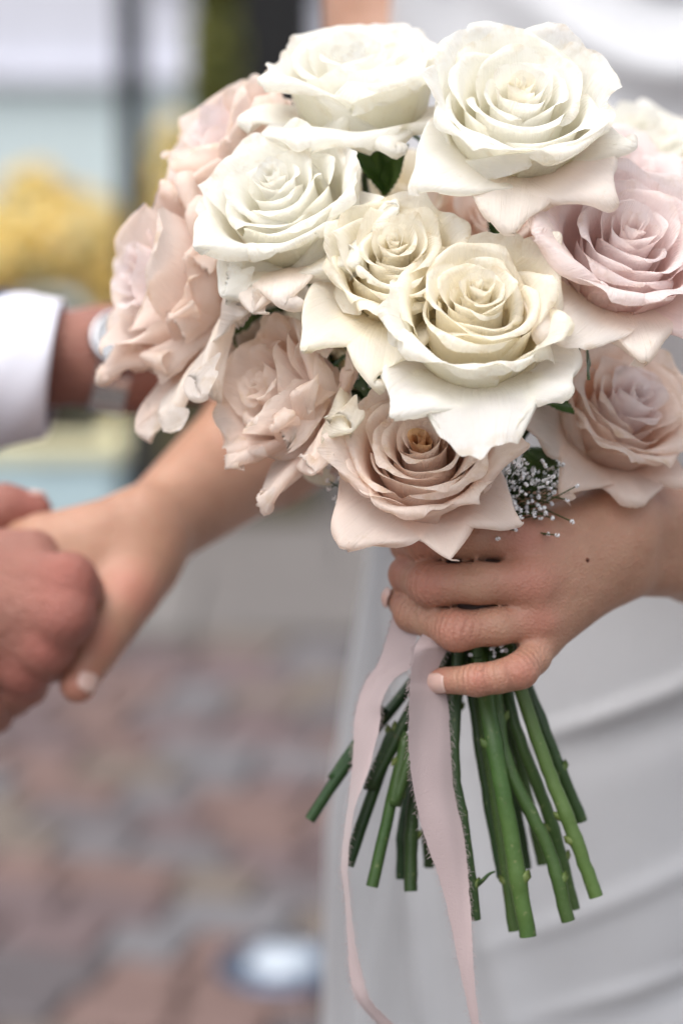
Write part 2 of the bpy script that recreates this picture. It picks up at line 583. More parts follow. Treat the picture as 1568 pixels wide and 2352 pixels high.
rose('right', 'pale blush pink rose, open with a deeper pink heart, at the edge of the bouquet', (1464, 505), .955, (.16, .54, .83), 'blush',
     Rc=2.7, Z=3.5, n=14, zin=1.16, seed=51, rim=.9, inlip=1.25,
     outer=[S(20, 2.5, 1.5, 48), S(65, 2.7, 1.3, 36, 3.0), S(110, 2.7, 1.3, 36, 3.0), S(155, 2.5, 1.5, 48, c=-1), S(198, 2.1, 1.9, 60, c=1), S(250, 1.4, 2.0, 68, 3.0), S(300, 1.4, 2.0, 66, 3.0, c=-1), S(340, 2.0, 1.7, 58),
            O(205, .8, 3.8, 84, 2.4, 0, rolls=[(55, 1.5, .3), (116, 1.0, .28)]), O(175, 1.2, 3.2, 74, 2.3, 46, 1.2, .3),
            D(234, 6.0, 80, 2.5, 0, rolls=[(60, 1.5, .34), (116, 1.5, .34)], kind='shell'), D(272, 5.0, 84, 2.9, 44, .8, .28, kind='shell'), D(310, 4.6, 88, 2.7, 44, .8, .28)])

rose('lower_right', 'dusty blush rose turned away to the side above the wrist', (1478, 890), 1.000, (.40, .54, .74), 'dusty',
     Rc=2.3, Z=3.4, n=14, zin=1.18, seed=61, rim=.85, inlip=1.15, inner_kind='blush',
     outer=[S(20, 2.4, 1.4, 46), S(68, 2.6, 1.2, 36), S(115, 2.6, 1.2, 36), S(165, 2.2, 1.6, 52, c=-1), S(215, 1.6, 1.9, 62, c=1), S(262, 1.2, 1.9, 66, 2.9), S(310, 1.4, 1.8, 62),
            D(200, 4.5, 84, 2.6, 0, rolls=[(50, 1.0, .24), (118, 1.2, .24)]), D(238, 4.9, 98, 2.2, 50, .7, crumple=.05), D(280, 3.0, 82, 2.8, 0, rolls=[(58, 1.0, .26), (108, .8, .26)]), D(325, 2.9, 78, 2.4, 44, .6)])

rose('bottom', 'dusty pink rose with an amber heart just above the fingers', (966, 1000), .95, (-.08, .46, .88), 'dusty',
     Rc=2.45, Z=3.6, n=17, zin=1.02, seed=71, rim=.7, globe=-3, inlip=1.0, crumple=.02, core='amber',
     outer=[S(20, 2.4, 1.3, 48, 2.5), S(65, 2.6, 1.1, 38, 2.5), S(112, 2.6, 1.1, 38, 2.5), S(158, 2.4, 1.2, 46, 2.5), S(205, 2.2, 1.4, 56, 2.6), S(255, 1.9, 1.4, 62, 2.7), S(300, 1.7, 1.6, 66, 2.6, c=1), S(335, 1.9, 1.5, 60, 2.4, c=-1),
            D(230, 4.2, 84, 2.4, 0, rolls=[(50, 1.3, .26), (128, 1.3, .26)]), D(282, 3.5, 84, 2.3, 48, .6), D(318, 3.4, 76, 2.2, 48, .6), O(350, 1.2, 2.8, 72, 2.1, 46, .7), O(188, 1.2, 2.2, 66, 2.3, 44, .6)])

SIDE = [S(20, 2.6, 1.4, 44, c=1), S(75, 2.7, 1.3, 40), S(130, 2.7, 1.3, 40), S(180, 2.6, 1.4, 46), S(225, 2.4, 1.6, 52, c=-1), S(335, 2.5, 1.5, 46, c=-1)]

rose('low_left', 'wilting dusty pink rose hanging sideways over the bare forearm', (580, 872), .985, (-.82, .32, .47), 'dusty',
     Rc=1.95, Z=3.9, n=12, zin=1.0, seed=81, rim=.6, inlip=1.2, crumple=.03,
     outer=SIDE[:5] + [O(250, 1.8, 3.0, 50, 2.0, 50, 1.5, .24), O(288, 1.8, 3.2, 46, 2.0, 52, 1.6, .24), O(322, 1.6, 3.2, 48, 2.0, 52, 1.6, .24), O(2, 1.6, 3.0, 48, 1.9, 52, 1.5, .24),
            O(210, 1.6, 2.8, 62, 2.2, 44, 1.3, .22), D(258, 4.9, 84, 1.9, 56, .9, .26), D(288, 5.2, 94, 2.0, 54, .9, .26), D(318, 5.4, 104, 1.9, 56, .9, .26, kind='ivory'), D(345, 3.8, 90, 1.9, 56, .9, .26),
            O(230, .5, 4.0, 100, 2.1, 50, 1.4, .24)])

rose('far_left', 'large faded pink rose drooping in front of the silver watch', (292, 618), 1.03, (-.86, .26, .44), 'dusty', size=1.18,
     Rc=2.4, Z=4.6, n=12, zin=1.0, seed=91, rim=.55, inlip=1.1, inner_kind='blush',
     outer=SIDE + [O(262, 2.2, 3.0, 46, 2.4, 50, 1.7, .26), O(300, 2.0, 3.2, 46, 2.3, 50, 1.7, .26), O(338, 2.0, 3.4, 46, 2.3, 50, 1.7, .26), O(12, 2.0, 3.2, 46, 2.3, 50, 1.6, .26), O(222, 2.2, 2.8, 56, 2.4, 48, 1.5, .26),
            D(248, 5.4, 78, 1.9, 56, .95, .26), D(272, 6.2, 84, 1.8, 58, .95, .26, kind='shell'), D(297, 6.6, 90, 1.8, 58, .95, .26, kind='shell'), D(322, 6.6, 94, 1.8, 58, .95, .26, kind='shell'), D(345, 6.0, 86, 1.7, 58, .95, .26),
            O(222, .8, 4.0, 92, 2.0, 50, 1.4, .28), O(36, 1.6, 3.8, 62, 2.4, 48, 1.6, .28), O(70, 1.6, 3.4, 66, 2.4, 46, 1.5, .28)])

rose('up_left', 'soft pink rose facing outward below the black post', (466, 272), 1.05, (-.70, .60, .38), 'dusty', size=1.0,
     Rc=2.4, Z=4.4, n=12, zin=1.0, seed=101, rim=.5, inlip=1.1, inner_kind='blush',
     outer=SIDE + [O(232, 2.0, 2.4, 76, 2.9, 0, rolls=[(90, .8, .3), (60, .5, .2)], wav=.16), O(285, 2.2, 2.6, 46, 2.8, 44, 1.3, .25), O(330, 2.0, 2.8, 46, 2.8, 44, 1.3, .25), O(15, 2.0, 2.5, 50, 2.7, 44, 1.1),
            O(250, .8, 3.6, 88, 2.4, 46, 1.1, .25), O(300, .8, 3.6, 78, 2.4, 46, 1.2, .25)])

RING = lambda k0, n, rc: [S(k * 360 / 6 + k0, 2.2, 1.5, 50 + 8 * (k % 2), 2.6, c=(k % 3) - 1) for k in range(6)] + [D(k * 360 / n + k0 + 20, 3.6, 82 + 6 * (k % 3), 2.4, 46, .7) for k in range(n)]
rose('back_right', 'out of focus white rose behind the blush one, against the dress', (1510, 275), 1.12, (.30, .78, .55), 'white',
     Rc=2.4, Z=3.6, n=12, zin=1.1, seed=111, rim=.8, size=1.12, outer=RING(10, 7, 2.4))
rose('back_pink', 'half hidden pink rose behind the blush bloom near the dress', (1448, 358), 1.05, (.25, .70, .67), 'blush',
     Rc=2.2, Z=3.5, n=12, zin=1.1, seed=121, rim=.9, outer=RING(25, 6, 2.2))
rose('gap_pink', 'small shaded pink rose deep in the gap under the largest white bloom', (1130, 470), 1.05, (.05, .50, .86), 'dusty',
     Rc=2.1, Z=3.4, n=11, zin=1.1, seed=131, rim=.9, outer=RING(35, 7, 2.1))
rose('gap_ivory', 'ivory rose mostly hidden under the leaf gap behind its white neighbours', (850, 425), 1.06, (-.05, .6, .80), 'ivory',
     Rc=2.3, Z=3.4, n=11, zin=1.1, seed=141, rim=.9, outer=RING(5, 7, 2.3))
rose('gap_low', 'shell pink rose peeking out below the tightly rolled white petals', (590, 775), 1.06, (-.35, .25, .90), 'shell',
     Rc=2.2, Z=3.4, n=10, zin=1.1, seed=151, rim=.9, outer=RING(15, 7, 2.2))
rose('gap_centre', 'ivory rose buried between the small ivory bloom and the wilting pink one', (800, 770), 1.04, (-.10, .35, .93), 'ivory',
     Rc=2.2, Z=3.2, n=10, zin=1.1, seed=161, rim=.9, outer=RING(8, 7, 2.2) + [D(256, 6.2, 86, 2.1, 50, .9), D(240, 5.4, 84, 2.0, 50, .8), D(285, 5.0, 86, 2.2, 50, .7)])
# ---------------------------------------------------------------- bodies: smooth unions of tapered bones, meshed on a sparse lattice
def seg_d(P, a, b, ra, rb):
    ab = b - a
    h = np.clip(((P - a) @ ab) / max(1e-12, ab @ ab), 0, 1)
    q = P - a - h[:, None] * ab
    return np.sqrt(np.einsum('ij,ij->i', q, q)) - (ra + (rb - ra) * h)


def smin(a, b, k):
    h = np.clip(.5 + .5 * (b - a) / k, 0, 1)
    return b + (a - b) * h - k * h * (1 - h)


def chain_d(P, ch, k):
    d = None
    for (a, ra), (b, rb) in zip(ch[:-1], ch[1:]):
        s = seg_d(P, a, b, ra, rb)
        d = s if d is None else smin(d, s, k)
    return d


def body_field(core, fingers, kc=.010, kf=.0035, kb=.0045):
    """core: chains blended together; fingers: chains blended with the core but only creased against one another"""
    def f(P):
        c = None
        for ch in core:
            s = chain_d(P, ch, kc)
            c = s if c is None else smin(c, s, kc)
        out = c
        for ch in fingers:
            out = np.minimum(out, smin(c, chain_d(P, ch, kf), kb))
        return out
    return f


def sdf_mesh(f, lo, hi, h, B=6):
    lo = np.asarray(lo, float)
    n = np.ceil((np.asarray(hi) - lo) / (h * B)).astype(int) + 1
    bi = np.stack(np.meshgrid(*[np.arange(k) for k in n], indexing='ij'), -1).reshape(-1, 3)
    cen = lo + (bi + .5) * B * h
    keep = np.concatenate([np.abs(f(cen[i:i + 200000])) < B * h * 1.15 for i in range(0, len(cen), 200000)])
    bi = bi[keep]
    loc = np.stack(np.meshgrid(*[np.arange(B + 1)] * 3, indexing='ij'), -1).reshape(-1, 3)
    K = 1 << 20
    pk = (bi[:, None, :] * B + loc[None]).reshape(-1, 3)
    key = (pk[:, 0].astype(np.int64) * K + pk[:, 1]) * K + pk[:, 2]
    key = np.unique(key)
    I = np.stack([key // (K * K), (key // K) % K, key % K], -1)
    val = np.concatenate([f(lo + I[i:i + 300000] * h) for i in range(0, len(I), 300000)])

    def look(keys, table):
        i = np.searchsorted(table, keys)
        i = np.minimum(i, len(table) - 1)
        return np.where(table[i] == keys, i, -1)
    offs = np.array([[i, j, k] for i in (0, 1) for j in (0, 1) for k in (0, 1)])
    okey = (offs[:, 0] * K + offs[:, 1]) * K + offs[:, 2]
    ci = np.stack([look(key + o, key) for o in okey], -1)
    good = (ci >= 0).all(1)
    cv = val[ci]
    sg = cv < 0
    act = good & (sg.any(1)) & (~sg.all(1))
    ck = key[act]
    cv = cv[act]
    acc = np.zeros((len(ck), 3))
    cnt = np.zeros(len(ck))
    for a in range(8):
        for b in range(a + 1, 8):
            if np.abs(offs[a] - offs[b]).sum() == 1:
                m = (cv[:, a] < 0) != (cv[:, b] < 0)
                t = np.where(m, cv[:, a] / np.where(m, cv[:, a] - cv[:, b], 1), 0)
                acc += np.where(m[:, None], offs[a] + t[:, None] * (offs[b] - offs[a]), 0)
                cnt += m
    base = np.stack([ck // (K * K), (ck // K) % K, ck % K], -1)
    V = lo + (base + acc / cnt[:, None]) * h
    quads = []
    ax = [K * K, K, 1]
    for d in range(3):
        e1 = look(key + ax[d], key)
        m = (e1 >= 0)
        m &= (val < 0) != (val[np.maximum(e1, 0)] < 0)
        kk = key[m]
        flip = val[m] < 0
        u, w = ax[(d + 1) % 3], ax[(d + 2) % 3]
        q = np.stack([look(kk - u - w, ck), look(kk - w, ck), look(kk, ck), look(kk - u, ck)], -1)
        ok = (q >= 0).all(1)
        q, flip = q[ok], flip[ok]
        q = np.where(flip[:, None], q, q[:, ::-1])
        quads.append(q)
    return V, np.vstack(quads)


def J(*rows):
    return [(pt(x, y, d), r) for (x, y, d, r) in rows]


def skin_material(name, light, dark, red, rough=.46, relief=.0016):
    m = NT(name)
    tc = m.n('TexCoord')
    at = m.n('Attribute', _attribute_name='flush')
    a = m.noise(tc.outputs['Object'], 38, 4, .6)
    b = m.noise(tc.outputs['Object'], 210, 3, .6)
    c = m.mix(m.rng(a, .3, .72), dark, light)
    c = m.mix(m.math('MULTIPLY', m.rng(b, .4, .75), .25), c, red)
    fl = m.math('MULTIPLY', at.outputs['Fac'], m.rng(a, .2, .8, .55, 1.0))
    c = m.mix(fl, c, red)
    vor = m.n('TexVoronoi', Scale=900.0)
    m.set(vor.inputs['Vector'], tc.outputs['Object'])
    hg = m.math('ADD', m.math('MULTIPLY', vor.outputs[0], .35), m.math('ADD', m.math('MULTIPLY', b, .8), m.math('MULTIPLY', a, 1.6)))
    ft_ = m.n('Attribute', _attribute_name='foldt').outputs['Fac']
    fw_ = m.n('Attribute', _attribute_name='foldw').outputs['Fac']
    wr = m.math('SINE', m.math('ADD', m.math('MULTIPLY', ft_, 2.3), m.math('MULTIPLY', b, 3.0)))
    hg = m.math('ADD', hg, m.math('MULTIPLY', m.math('MULTIPLY', wr, fw_), .55))
    bp = m.bump(hg, .45, relief)
    pb = m.n('BsdfPrincipled', Roughness=rough)
    m.set(pb.inputs['Base Color'], c)
    m.set(pb.inputs['Normal'], bp)
    pb.inputs['Specular IOR Level'].default_value = .38
    pb.inputs['Subsurface Weight'].default_value = .22
    pb.inputs['Subsurface Radius'].default_value = (1.0, .35, .2)
    pb.inputs['Subsurface Scale'].default_value = .005
    return m.done(pb)


def cloth_material(name, col, col2, rough=.6, sheen=.2, scale=900, bumpd=.0004, trans=0.0, folds=0.0):
    m = NT(name)
    tc = m.n('TexCoord')
    a = m.noise(tc.outputs['Object'], 9, 4, .6)
    c = m.mix(m.rng(a, .3, .7), col, col2)
    w = m.noise(tc.outputs['Object'], scale, 2)
    hg = w
    if folds:
        hg = m.math('ADD', w, m.math('MULTIPLY', m.noise(m.n('Mapping', Vector=tc.outputs['Object'], Scale=(9, 9, 2.5)), 1.0, 4, .6), folds))
    bp = m.bump(hg, .5, bumpd)
    pb = m.n('BsdfPrincipled', Roughness=rough)
    m.set(pb.inputs['Base Color'], c)
    m.set(pb.inputs['Normal'], bp)
    pb.inputs['Specular IOR Level'].default_value = .35
    pb.inputs['Sheen Weight'].default_value = sheen
    if trans:
        tr = m.n('BsdfTranslucent', Color=c, Normal=bp)
        mx = m.n('MixShader', Fac=trans)
        m.set(mx.inputs[1], pb)
        m.set(mx.inputs[2], tr)
        return m.done(mx)
    return m.done(pb)


SKIN_B = skin_material('tanned_skin', (.45, .262, .180), (.355, .192, .124), (.41, .165, .120))
SKIN_M = skin_material('ruddy_skin', (.32, .150, .110), (.245, .106, .080), (.31, .100, .078), .5, .007)
NAIL_M = None
_n = NT('pale_nail')
_p = _n.n('BsdfPrincipled', Roughness=.22)
_n.set(_p.inputs['Base Color'], (.62, .42, .365))
_p.inputs['Specular IOR Level'].default_value = .55
_p.inputs['Subsurface Weight'].default_value = .1
_p.inputs['Subsurface Scale'].default_value = .003
NAIL_M = _n.done(_p)


def folds_of(V, joints):
    """skin creases over bent joints: signed distance along the finger (mm) and a weight"""
    t = np.zeros(len(V))
    w = np.zeros(len(V))
    for (p, d, r) in joints:
        q = V - p
        ww = np.exp(-(q ** 2).sum(1) / (r * r))
        m = ww > w
        t[m] = (q[m] @ nrm(d)) * 1000
        w[m] = ww[m]
    return t, w


def flush_of(V, spots):
    a = np.zeros(len(V))
    for (p, r) in spots:
        a = np.maximum(a, np.exp(-((V - p) ** 2).sum(1) / (r * r)))
    return a


def nail(parent, tipa, tipb, up, r, length, width):
    """a curved plate lying on the end of a finger that runs a -> b; up points out of the nail"""
    t = nrm(tipb - tipa)
    up = nrm(up - t * (up @ t))
    s = np.cross(t, up)
    us = np.linspace(-1, 1, 11)
    vs = np.linspace(-.5, .5, 11)
    V = []
    for u in us:
        for v in vs:
            wv = width * (1 - .30 * ss(.2, .5, v) * u * u - .25 * ss(-.2, -.5, v) * abs(u) ** 3)
            a = u * wv / r
            lift = r * .985 + .0005 - .0009 * (v > .35) * 0 - .0018 * max(0, v - .1) ** 2 * 4
            V.append(tipb + t * (v * length * (1 - .16 * u * u * (1 if v > 0 else .3))) + up * (lift * math.cos(a)) + s * (r * 1.0 * math.sin(a)))
    V = np.array(V)
    o = mesh_obj('fingernail', V, grid_faces(11, 11), NAIL_M, parent)
    md = o.modifiers.new('thickness', 'SOLIDIFY')
    md.thickness = .0005
    md.offset = 0
    return o


# ---------------------------------------------------------------- the bride
b_core = [
    # arm that holds the bouquet
    J((1430, 1200, 1.020, .0140), (1600, 1178, 1.075, .0178), (1950, 1140, 1.22, .029)),
    J((1418, 1296, 1.026, .0135), (1600, 1285, 1.082, .0175), (1950, 1240, 1.23, .029)),
    J((1950, 1180, 1.225, .036), (2040, 500, 1.33, .041), (2060, -150, 1.42, .046)),
    J((1400, 1190, 1.020, .0135), (1202, 1237, .988, .0097)),
    J((1405, 1228, 1.015, .0130), (1220, 1337, .981, .0094)),
    J((1405, 1265, 1.018, .0130), (1234, 1423, .985, .0088)),
    J((1405, 1305, 1.026, .0130), (1244, 1468, .991, .0074)),
    J((1390, 1200, 1.040, .0140), (1240, 1190, 1.046, .0115)),
    J((1360, 1280, 1.032, .0130), (1240, 1380, 1.000, .0100)),
    # arm that reaches out
    J((330, 1196, 1.190, .0150), (600, 985, 1.290, .0295), (840, 830, 1.38, .034)),
    J((352, 1246, 1.196, .0150), (620, 1035, 1.295, .0285), (870, 890, 1.39, .034)),
    J((855, 860, 1.385, .037), (900, 200, 1.40, .0395), (915, -250, 1.43, .047)),
    J((320, 1196, 1.187, .0135), (95, 1228, 1.168, .0090)),
    J((325, 1212, 1.185, .0140), (80, 1268, 1.160, .0100)),
    J((330, 1235, 1.188, .0140), (95, 1312, 1.157, .0102)),
    J((338, 1250, 1.190, .0140), (135, 1352, 1.160, .0104)),
    J((345, 1250, 1.192, .0155), (324, 1310, 1.178, .0142), (298, 1362, 1.162, .0120)),
    J((320, 1290, 1.180, .0130), (160, 1330, 1.166, .0104)),
    J((298, 1362, 1.162, .0118), (258, 1420, 1.148, .0110), (217, 1474, 1.136, .0106), (180, 1572, 1.126, .0086)),
]
b_fing = [
    J((1202, 1237, .988, .0090), (1085, 1238, .983, .0079), (975, 1244, .990, .0084), (938, 1250, 1.020, .0074), (962, 1262, 1.042, .0068)),
    J((1220, 1337, .981, .0089), (1100, 1340, .977, .0080), (986, 1342, .983, .0086), (936, 1320, 1.012, .0076), (955, 1312, 1.040, .0068)),
    J((1234, 1425, .985, .0082), (1140, 1438, .979, .0074), (1048, 1449, .979, .0080), (948, 1408, 1.000, .0076), (920, 1378, 1.020, .0062)),
    J((1244, 1468, .991, .0074), (1224, 1510, .981, .0066), (1193, 1541, .973, .0069), (1145, 1555, .973, .0061), (1095, 1562, .976, .0062), (1008, 1563, .985, .0054)),
    J((1240, 1190, 1.046, .0115), (1120, 1205, 1.055, .0100), (1020, 1232, 1.054, .0085)),
    J((95, 1228, 1.168, .0090), (-60, 1250, 1.190, .0078), (-140, 1270, 1.180, .0068)),
    J((80, 1268, 1.160, .0100), (-90, 1300, 1.190, .0085), (-170, 1320, 1.170, .0072)),
    J((95, 1312, 1.157, .0102), (-90, 1360, 1.190, .0088), (-180, 1380, 1.170, .0074)),
    J((135, 1352, 1.160, .0104), (-40, 1420, 1.190, .0088), (-130, 1440, 1.170, .0072)),
]
fb = body_field(b_core, b_fing, kc=.012)


def bounds(chains):
    P = np.array([p for ch in chains for p, _ in ch])
    rr = np.array([r for ch in chains for _, r in ch])[:, None]
    return (P - rr).min(0) - .012, (P + rr).max(0) + .012


PV, PF = sdf_mesh(fb, *bounds(b_core + b_fing), .0016)
bride = empty('person', loc=(.176, 1.40, 0))
tag(bride, 'person in a white satin dress holding the bouquet with one bare tanned arm', 'person')
binv = np.eye(4)
binv[:3, 3] = -np.array([.176, 1.40, 0])
# hidden trunk, coarser, joined to the arms under the dress
BX, BY = .176, 1.40
t_core = [
    [(np.array([BX, BY, .95]), .085), (np.array([BX, BY, 1.08]), .075), (np.array([BX, BY + .01, 1.28]), .085)],
    [(np.array([BX - .15, BY + .02, 1.36]), .040), (np.array([BX + .16, BY + .02, 1.36]), .040)],
    [(np.array([BX, BY + .03, 1.34]), .06), (np.array([BX, BY + .02, 1.48]), .052)],
    [(np.array([BX - .05, BY, .93]), .085), (np.array([BX - .06, BY, .10]), .045)],
    [(np.array([BX + .05, BY, .93]), .085), (np.array([BX + .06, BY, .10]), .045)],
]
ft = body_field(t_core, [], kc=.03)
TV, TF = sdf_mesh(ft, (BX - .3, BY - .25, .02), (BX + .3, BY + .25, 1.62), .009)
allV = np.vstack([PV, TV])
allF = np.vstack([PF, TF + len(PV)])
spots = [(pt(975, 1246, .985), .010), (pt(980, 1344, .977), .011), (pt(1046, 1448, .972), .011), (pt(1193, 1541, .967), .009),
         (pt(1100, 1562, .97), .007), (pt(1000, 1563, .982), .008), (pt(1215, 1337, .972), .014), (pt(1205, 1237, .98), .012), (pt(1234, 1423, .976), .010),
         (pt(217, 1474, 1.127), .012), (pt(184, 1580, 1.12), .016), (pt(300, 1362, 1.15), .015), (pt(940, 1320, 1.005), .012), (pt(935, 1395, 1.005), .010)]
bj = []
for ch in b_fing:
    for k in range(1, len(ch) - 1):
        bj.append((ch[k][0], ch[k + 1][0] - ch[k - 1][0], ch[k][1] * (1.15 if k != 1 or len(ch) < 5 else .3)))
bft, bfw = folds_of(allV, bj)
body = mesh_obj('body', allV, allF, SKIN_B, bride, attr={'flush': flush_of(allV, spots), 'foldt': bft, 'foldw': bfw}, inv=binv)


def child_nail(parent, inv, *a):
    o = nail(parent, *a)
    me = o.data
    co = np.empty(len(me.vertices) * 3, np.float32)
    me.vertices.foreach_get('co', co)
    co = co.reshape(-1, 3) @ inv[:3, :3].T + inv[:3, 3]
    me.vertices.foreach_set('co', co.astype(np.float32).ravel())
    me.update()
    return o


child_nail(bride, binv, pt(1095, 1562, .976), pt(1010, 1563, .985), vdir((-.12, -.22, .95)), .0055, .0098, .0049)
child_nail(bride, binv, pt(948, 1408, 1.0), pt(912, 1376, 1.018), vdir((-.85, .1, .45)), .0060, .009, .0045)
child_nail(bride, binv, pt(217, 1474, 1.136), pt(183, 1568, 1.1265), vdir((.50, -.10, .84)), .0084, .0108, .0056)
# a small mole on the back of the hand
mo = pt(1340, 1285, 1.0)
bq = mo + VZ * .02
for _ in range(60):
    dd = float(fb(bq[None])[0])
    if dd < .0002:
        break
    bq = bq - VZ * dd * .8
mole_m = NT('mole_brown')
_p = mole_m.n('BsdfPrincipled', Roughness=.5)
mole_m.set(_p.inputs['Base Color'], (.17, .06, .035))
mole_m = mole_m.done(_p)
al = np.linspace(0, 2 * math.pi, 13)[:-1]
MV = [bq + (VX * math.cos(a) + VY * math.sin(a)) * r * .0011 + VZ * z for (r, z) in ((1, -.0006), (.8, .0001), (.35, .0003)) for a in al]
mesh_obj('mole', MV, [list(f) for f in grid_faces(3, 12, True)] + [list(range(24, 36))], mole_m, bride, inv=binv)

# dress: one draped sheet round the body, with a cowl neck and straps
DRESS_M = cloth_material('white_satin', (.49, .495, .515), (.46, .465, .485), rough=.36, sheen=.25, scale=700, bumpd=.0012, folds=6.0)
nz, na = 300, 260
zs = np.linspace(.012, 1.335, nz)
prof = np.array([(0, .235, .215), (.30, .205, .185), (.62, .189, .160), (.76, .186, .150), (.85, .173, .136), (.92, .161, .122), (.98, .151, .115), (1.05, .153, .124),
                 (1.12, .158, .134), (1.20, .152, .114), (1.28, .145, .090), (1.34, .140, .075)])
aa = np.interp(zs, prof[:, 0], prof[:, 1])
bb = np.interp(zs, prof[:, 0], prof[:, 2])
kern = np.ones(9) / 9
aa = np.convolve(np.pad(aa, 4, mode='edge'), kern, 'valid')
bb = np.convolve(np.pad(bb, 4, mode='edge'), kern, 'valid')
ph = np.linspace(0, 2 * math.pi, na, endpoint=False)
ZZ, PH = np.meshgrid(zs, ph, indexing='ij')
A_, B_ = aa[:, None], bb[:, None]
front = -np.sin(PH)                       # 1 where the dress faces the viewer
disp = .004 * np.sin(9 * PH + 3.2 * ZZ) * ss(.95, .3, ZZ) + .0025 * np.sin(17 * PH + 5 * ZZ + 1) * ss(.9, .2, ZZ)
disp = disp + .006 * np.sin(23 * PH + 2.5 * ZZ) * ss(.35, -.1, np.abs(np.cos(PH)) - .75) * 0
xo = A_ * np.cos(PH)


def ridge(x0, z0, x1, z1, wdt, amp):
    """a soft drag line of the cloth between two points of the front (x from the body centre, z height)"""
    dx, dz = x1 - x0, z1 - z0
    L = math.hypot(dx, dz)
    t = ((xo - x0) * dx + (ZZ - z0) * dz) / L
    s = (-(xo - x0) * dz + (ZZ - z0) * dx) / L
    return amp * np.exp(-(s / wdt) ** 2) * ss(-.05, .06, t) * ss(L + .05, L - .05, t) * (front > 0)


for rr in [(-.080, .848, .13, .930, .0040, .005), (-.05, .842, .13, .910, .012, -.003), (-.09, .735, .14, .845, .005, .003), (-.02, .700, .16, .800, .012, -.005), (-.16, .640, .02, .665, .008, .005), (-.06, .700, .17, .782, .0035, .004),
           (-.150, .95, -.125, .66, .005, .009), (-.14, .90, -.06, .62, .010, .005), (-.13, .85, -.168, .60, .006, .006), (-.05, .60, .16, .68, .008, .003),
           (-.10, .55, .16, .60, .012, .003), (-.17, .80, -.15, .40, .006, .006)]:
    disp = disp + ridge(*rr)
bust = .030 * np.exp(-(((np.abs(xo) - .075) / .05) ** 2 + ((ZZ - 1.12) / .055) ** 2)) * (front > 0)
cowl = .008 * np.sin((ZZ - 1.2 - 1.6 * np.abs(xo) ** 1.5) * 80) * np.exp(-(xo / .085) ** 2) * ss(1.13, 1.20, ZZ) * (front > 0)
rr_ = disp + bust + cowl
neck = .05 * np.exp(-(xo / .08) ** 2) * (front > 0) - .015
ZZ2 = ZZ - np.where(ZZ > 1.2, (ZZ - 1.2) / .135 * neck, 0)
DX = BX + (A_ + rr_) * np.cos(PH)
DY = BY + (B_ + rr_) * np.sin(PH)
DV = np.stack([DX, DY, ZZ2], -1).reshape(-1, 3)
dress = mesh_obj('dress', DV, grid_faces(nz, na, True), DRESS_M, bride, inv=binv)
for sx in (-1, 1):
    pth = catmull([(BX + sx * .110, BY - .070, 1.285), (BX + sx * .118, BY - .045, 1.35), (BX + sx * .12, BY + .02, 1.405), (BX + sx * .12, BY + .07, 1.37), (BX + sx * .11, BY + .075, 1.29)], 24)
    V = []
    for p in pth:
        for k in range(5):
            V.append(p + np.array([(k - 2) * .012, 0, -.002 * (k - 2) ** 2 * .5 + .003]))
    mesh_obj('dress_strap', V, grid_faces(24, 5), DRESS_M, bride, inv=binv)

# ---------------------------------------------------------------- the guest on the left
m_core = [
    # hand that clasps hers
    J((-210, 1335, 1.150, .022), (-900, 1500, 1.32, .040)),
    J((-210, 1440, 1.155, .021), (-900, 1560, 1.33, .040)),
    J((-200, 1310, 1.150, .018), (0, 1318, 1.128, .0125), (158, 1338, 1.116, .0130)),
    J((-200, 1370, 1.145, .017), (0, 1390, 1.122, .0118), (150, 1415, 1.110, .0132)),
    J((-200, 1430, 1.150, .017), (-20, 1455, 1.128, .0112), (110, 1488, 1.117, .0122)),
    J((-200, 1460, 1.155, .017), (-30, 1505, 1.138, .0100), (62, 1540, 1.127, .0108)),
    J((-190, 1300, 1.160, .020), (80, 1272, 1.136, .0115)),
    J((-200, 1290, 1.165, .018), (-70, 1200, 1.175, .0145)),
    # wrist with the watch
    J((-420, 815, 1.280, .020), (250, 798, 1.262, .0200), (300, 815, 1.265, .0190)),
    J((-420, 885, 1.285, .020), (250, 846, 1.268, .0185), (300, 862, 1.270, .0180)),
    J((300, 812, 1.265, .019), (450, 790, 1.275, .0135)),
    J((300, 830, 1.268, .019), (460, 835, 1.285, .0135)),
    J((300, 862, 1.270, .0175), (455, 872, 1.295, .0120)),
]
m_fing = [
    J((158, 1338, 1.116, .0130), (180, 1358, 1.132, .0115), (170, 1372, 1.185, .0105), (80, 1385, 1.205, .0090)),
    J((150, 1415, 1.110, .0132), (165, 1432, 1.130, .0115), (150, 1438, 1.180, .0105), (60, 1440, 1.205, .0090)),
    J((110, 1488, 1.117, .0122), (118, 1512, 1.140, .0108), (95, 1525, 1.180, .0098), (10, 1510, 1.200, .0088)),
    J((62, 1540, 1.127, .0108), (60, 1572, 1.140, .0100), (30, 1598, 1.158, .0094), (-60, 1590, 1.170, .0085)),
    J((-70, 1200, 1.175, .0145), (10, 1172, 1.182, .0125), (72, 1176, 1.186, .0105)),
    J((450, 790, 1.275, .0135), (600, 800, 1.30, .0100), (680, 830, 1.33, .0085)),
    J((460, 835, 1.285, .0135), (620, 845, 1.315, .0100), (700, 870, 1.35, .0085)),
    J((455, 872, 1.295, .0120), (560, 884, 1.315, .0095), (650, 905, 1.34, .0080)),
    J((-20, 1610, 1.150, .0100), (-8, 1645, 1.160, .0085)),
]
fm = body_field(m_core, m_fing, kc=.010, kf=.004, kb=.005)
MVt, MFt = sdf_mesh(fm, *bounds(m_core + m_fing), .002)
guest = empty('person', loc=(-.80, 1.32, 0))
tag(guest, 'person in a navy suit clasping the outstretched bare hand, watch on the wrist', 'person')
ginv = np.eye(4)
ginv[:3, 3] = -np.array([-.80, 1.32, 0])
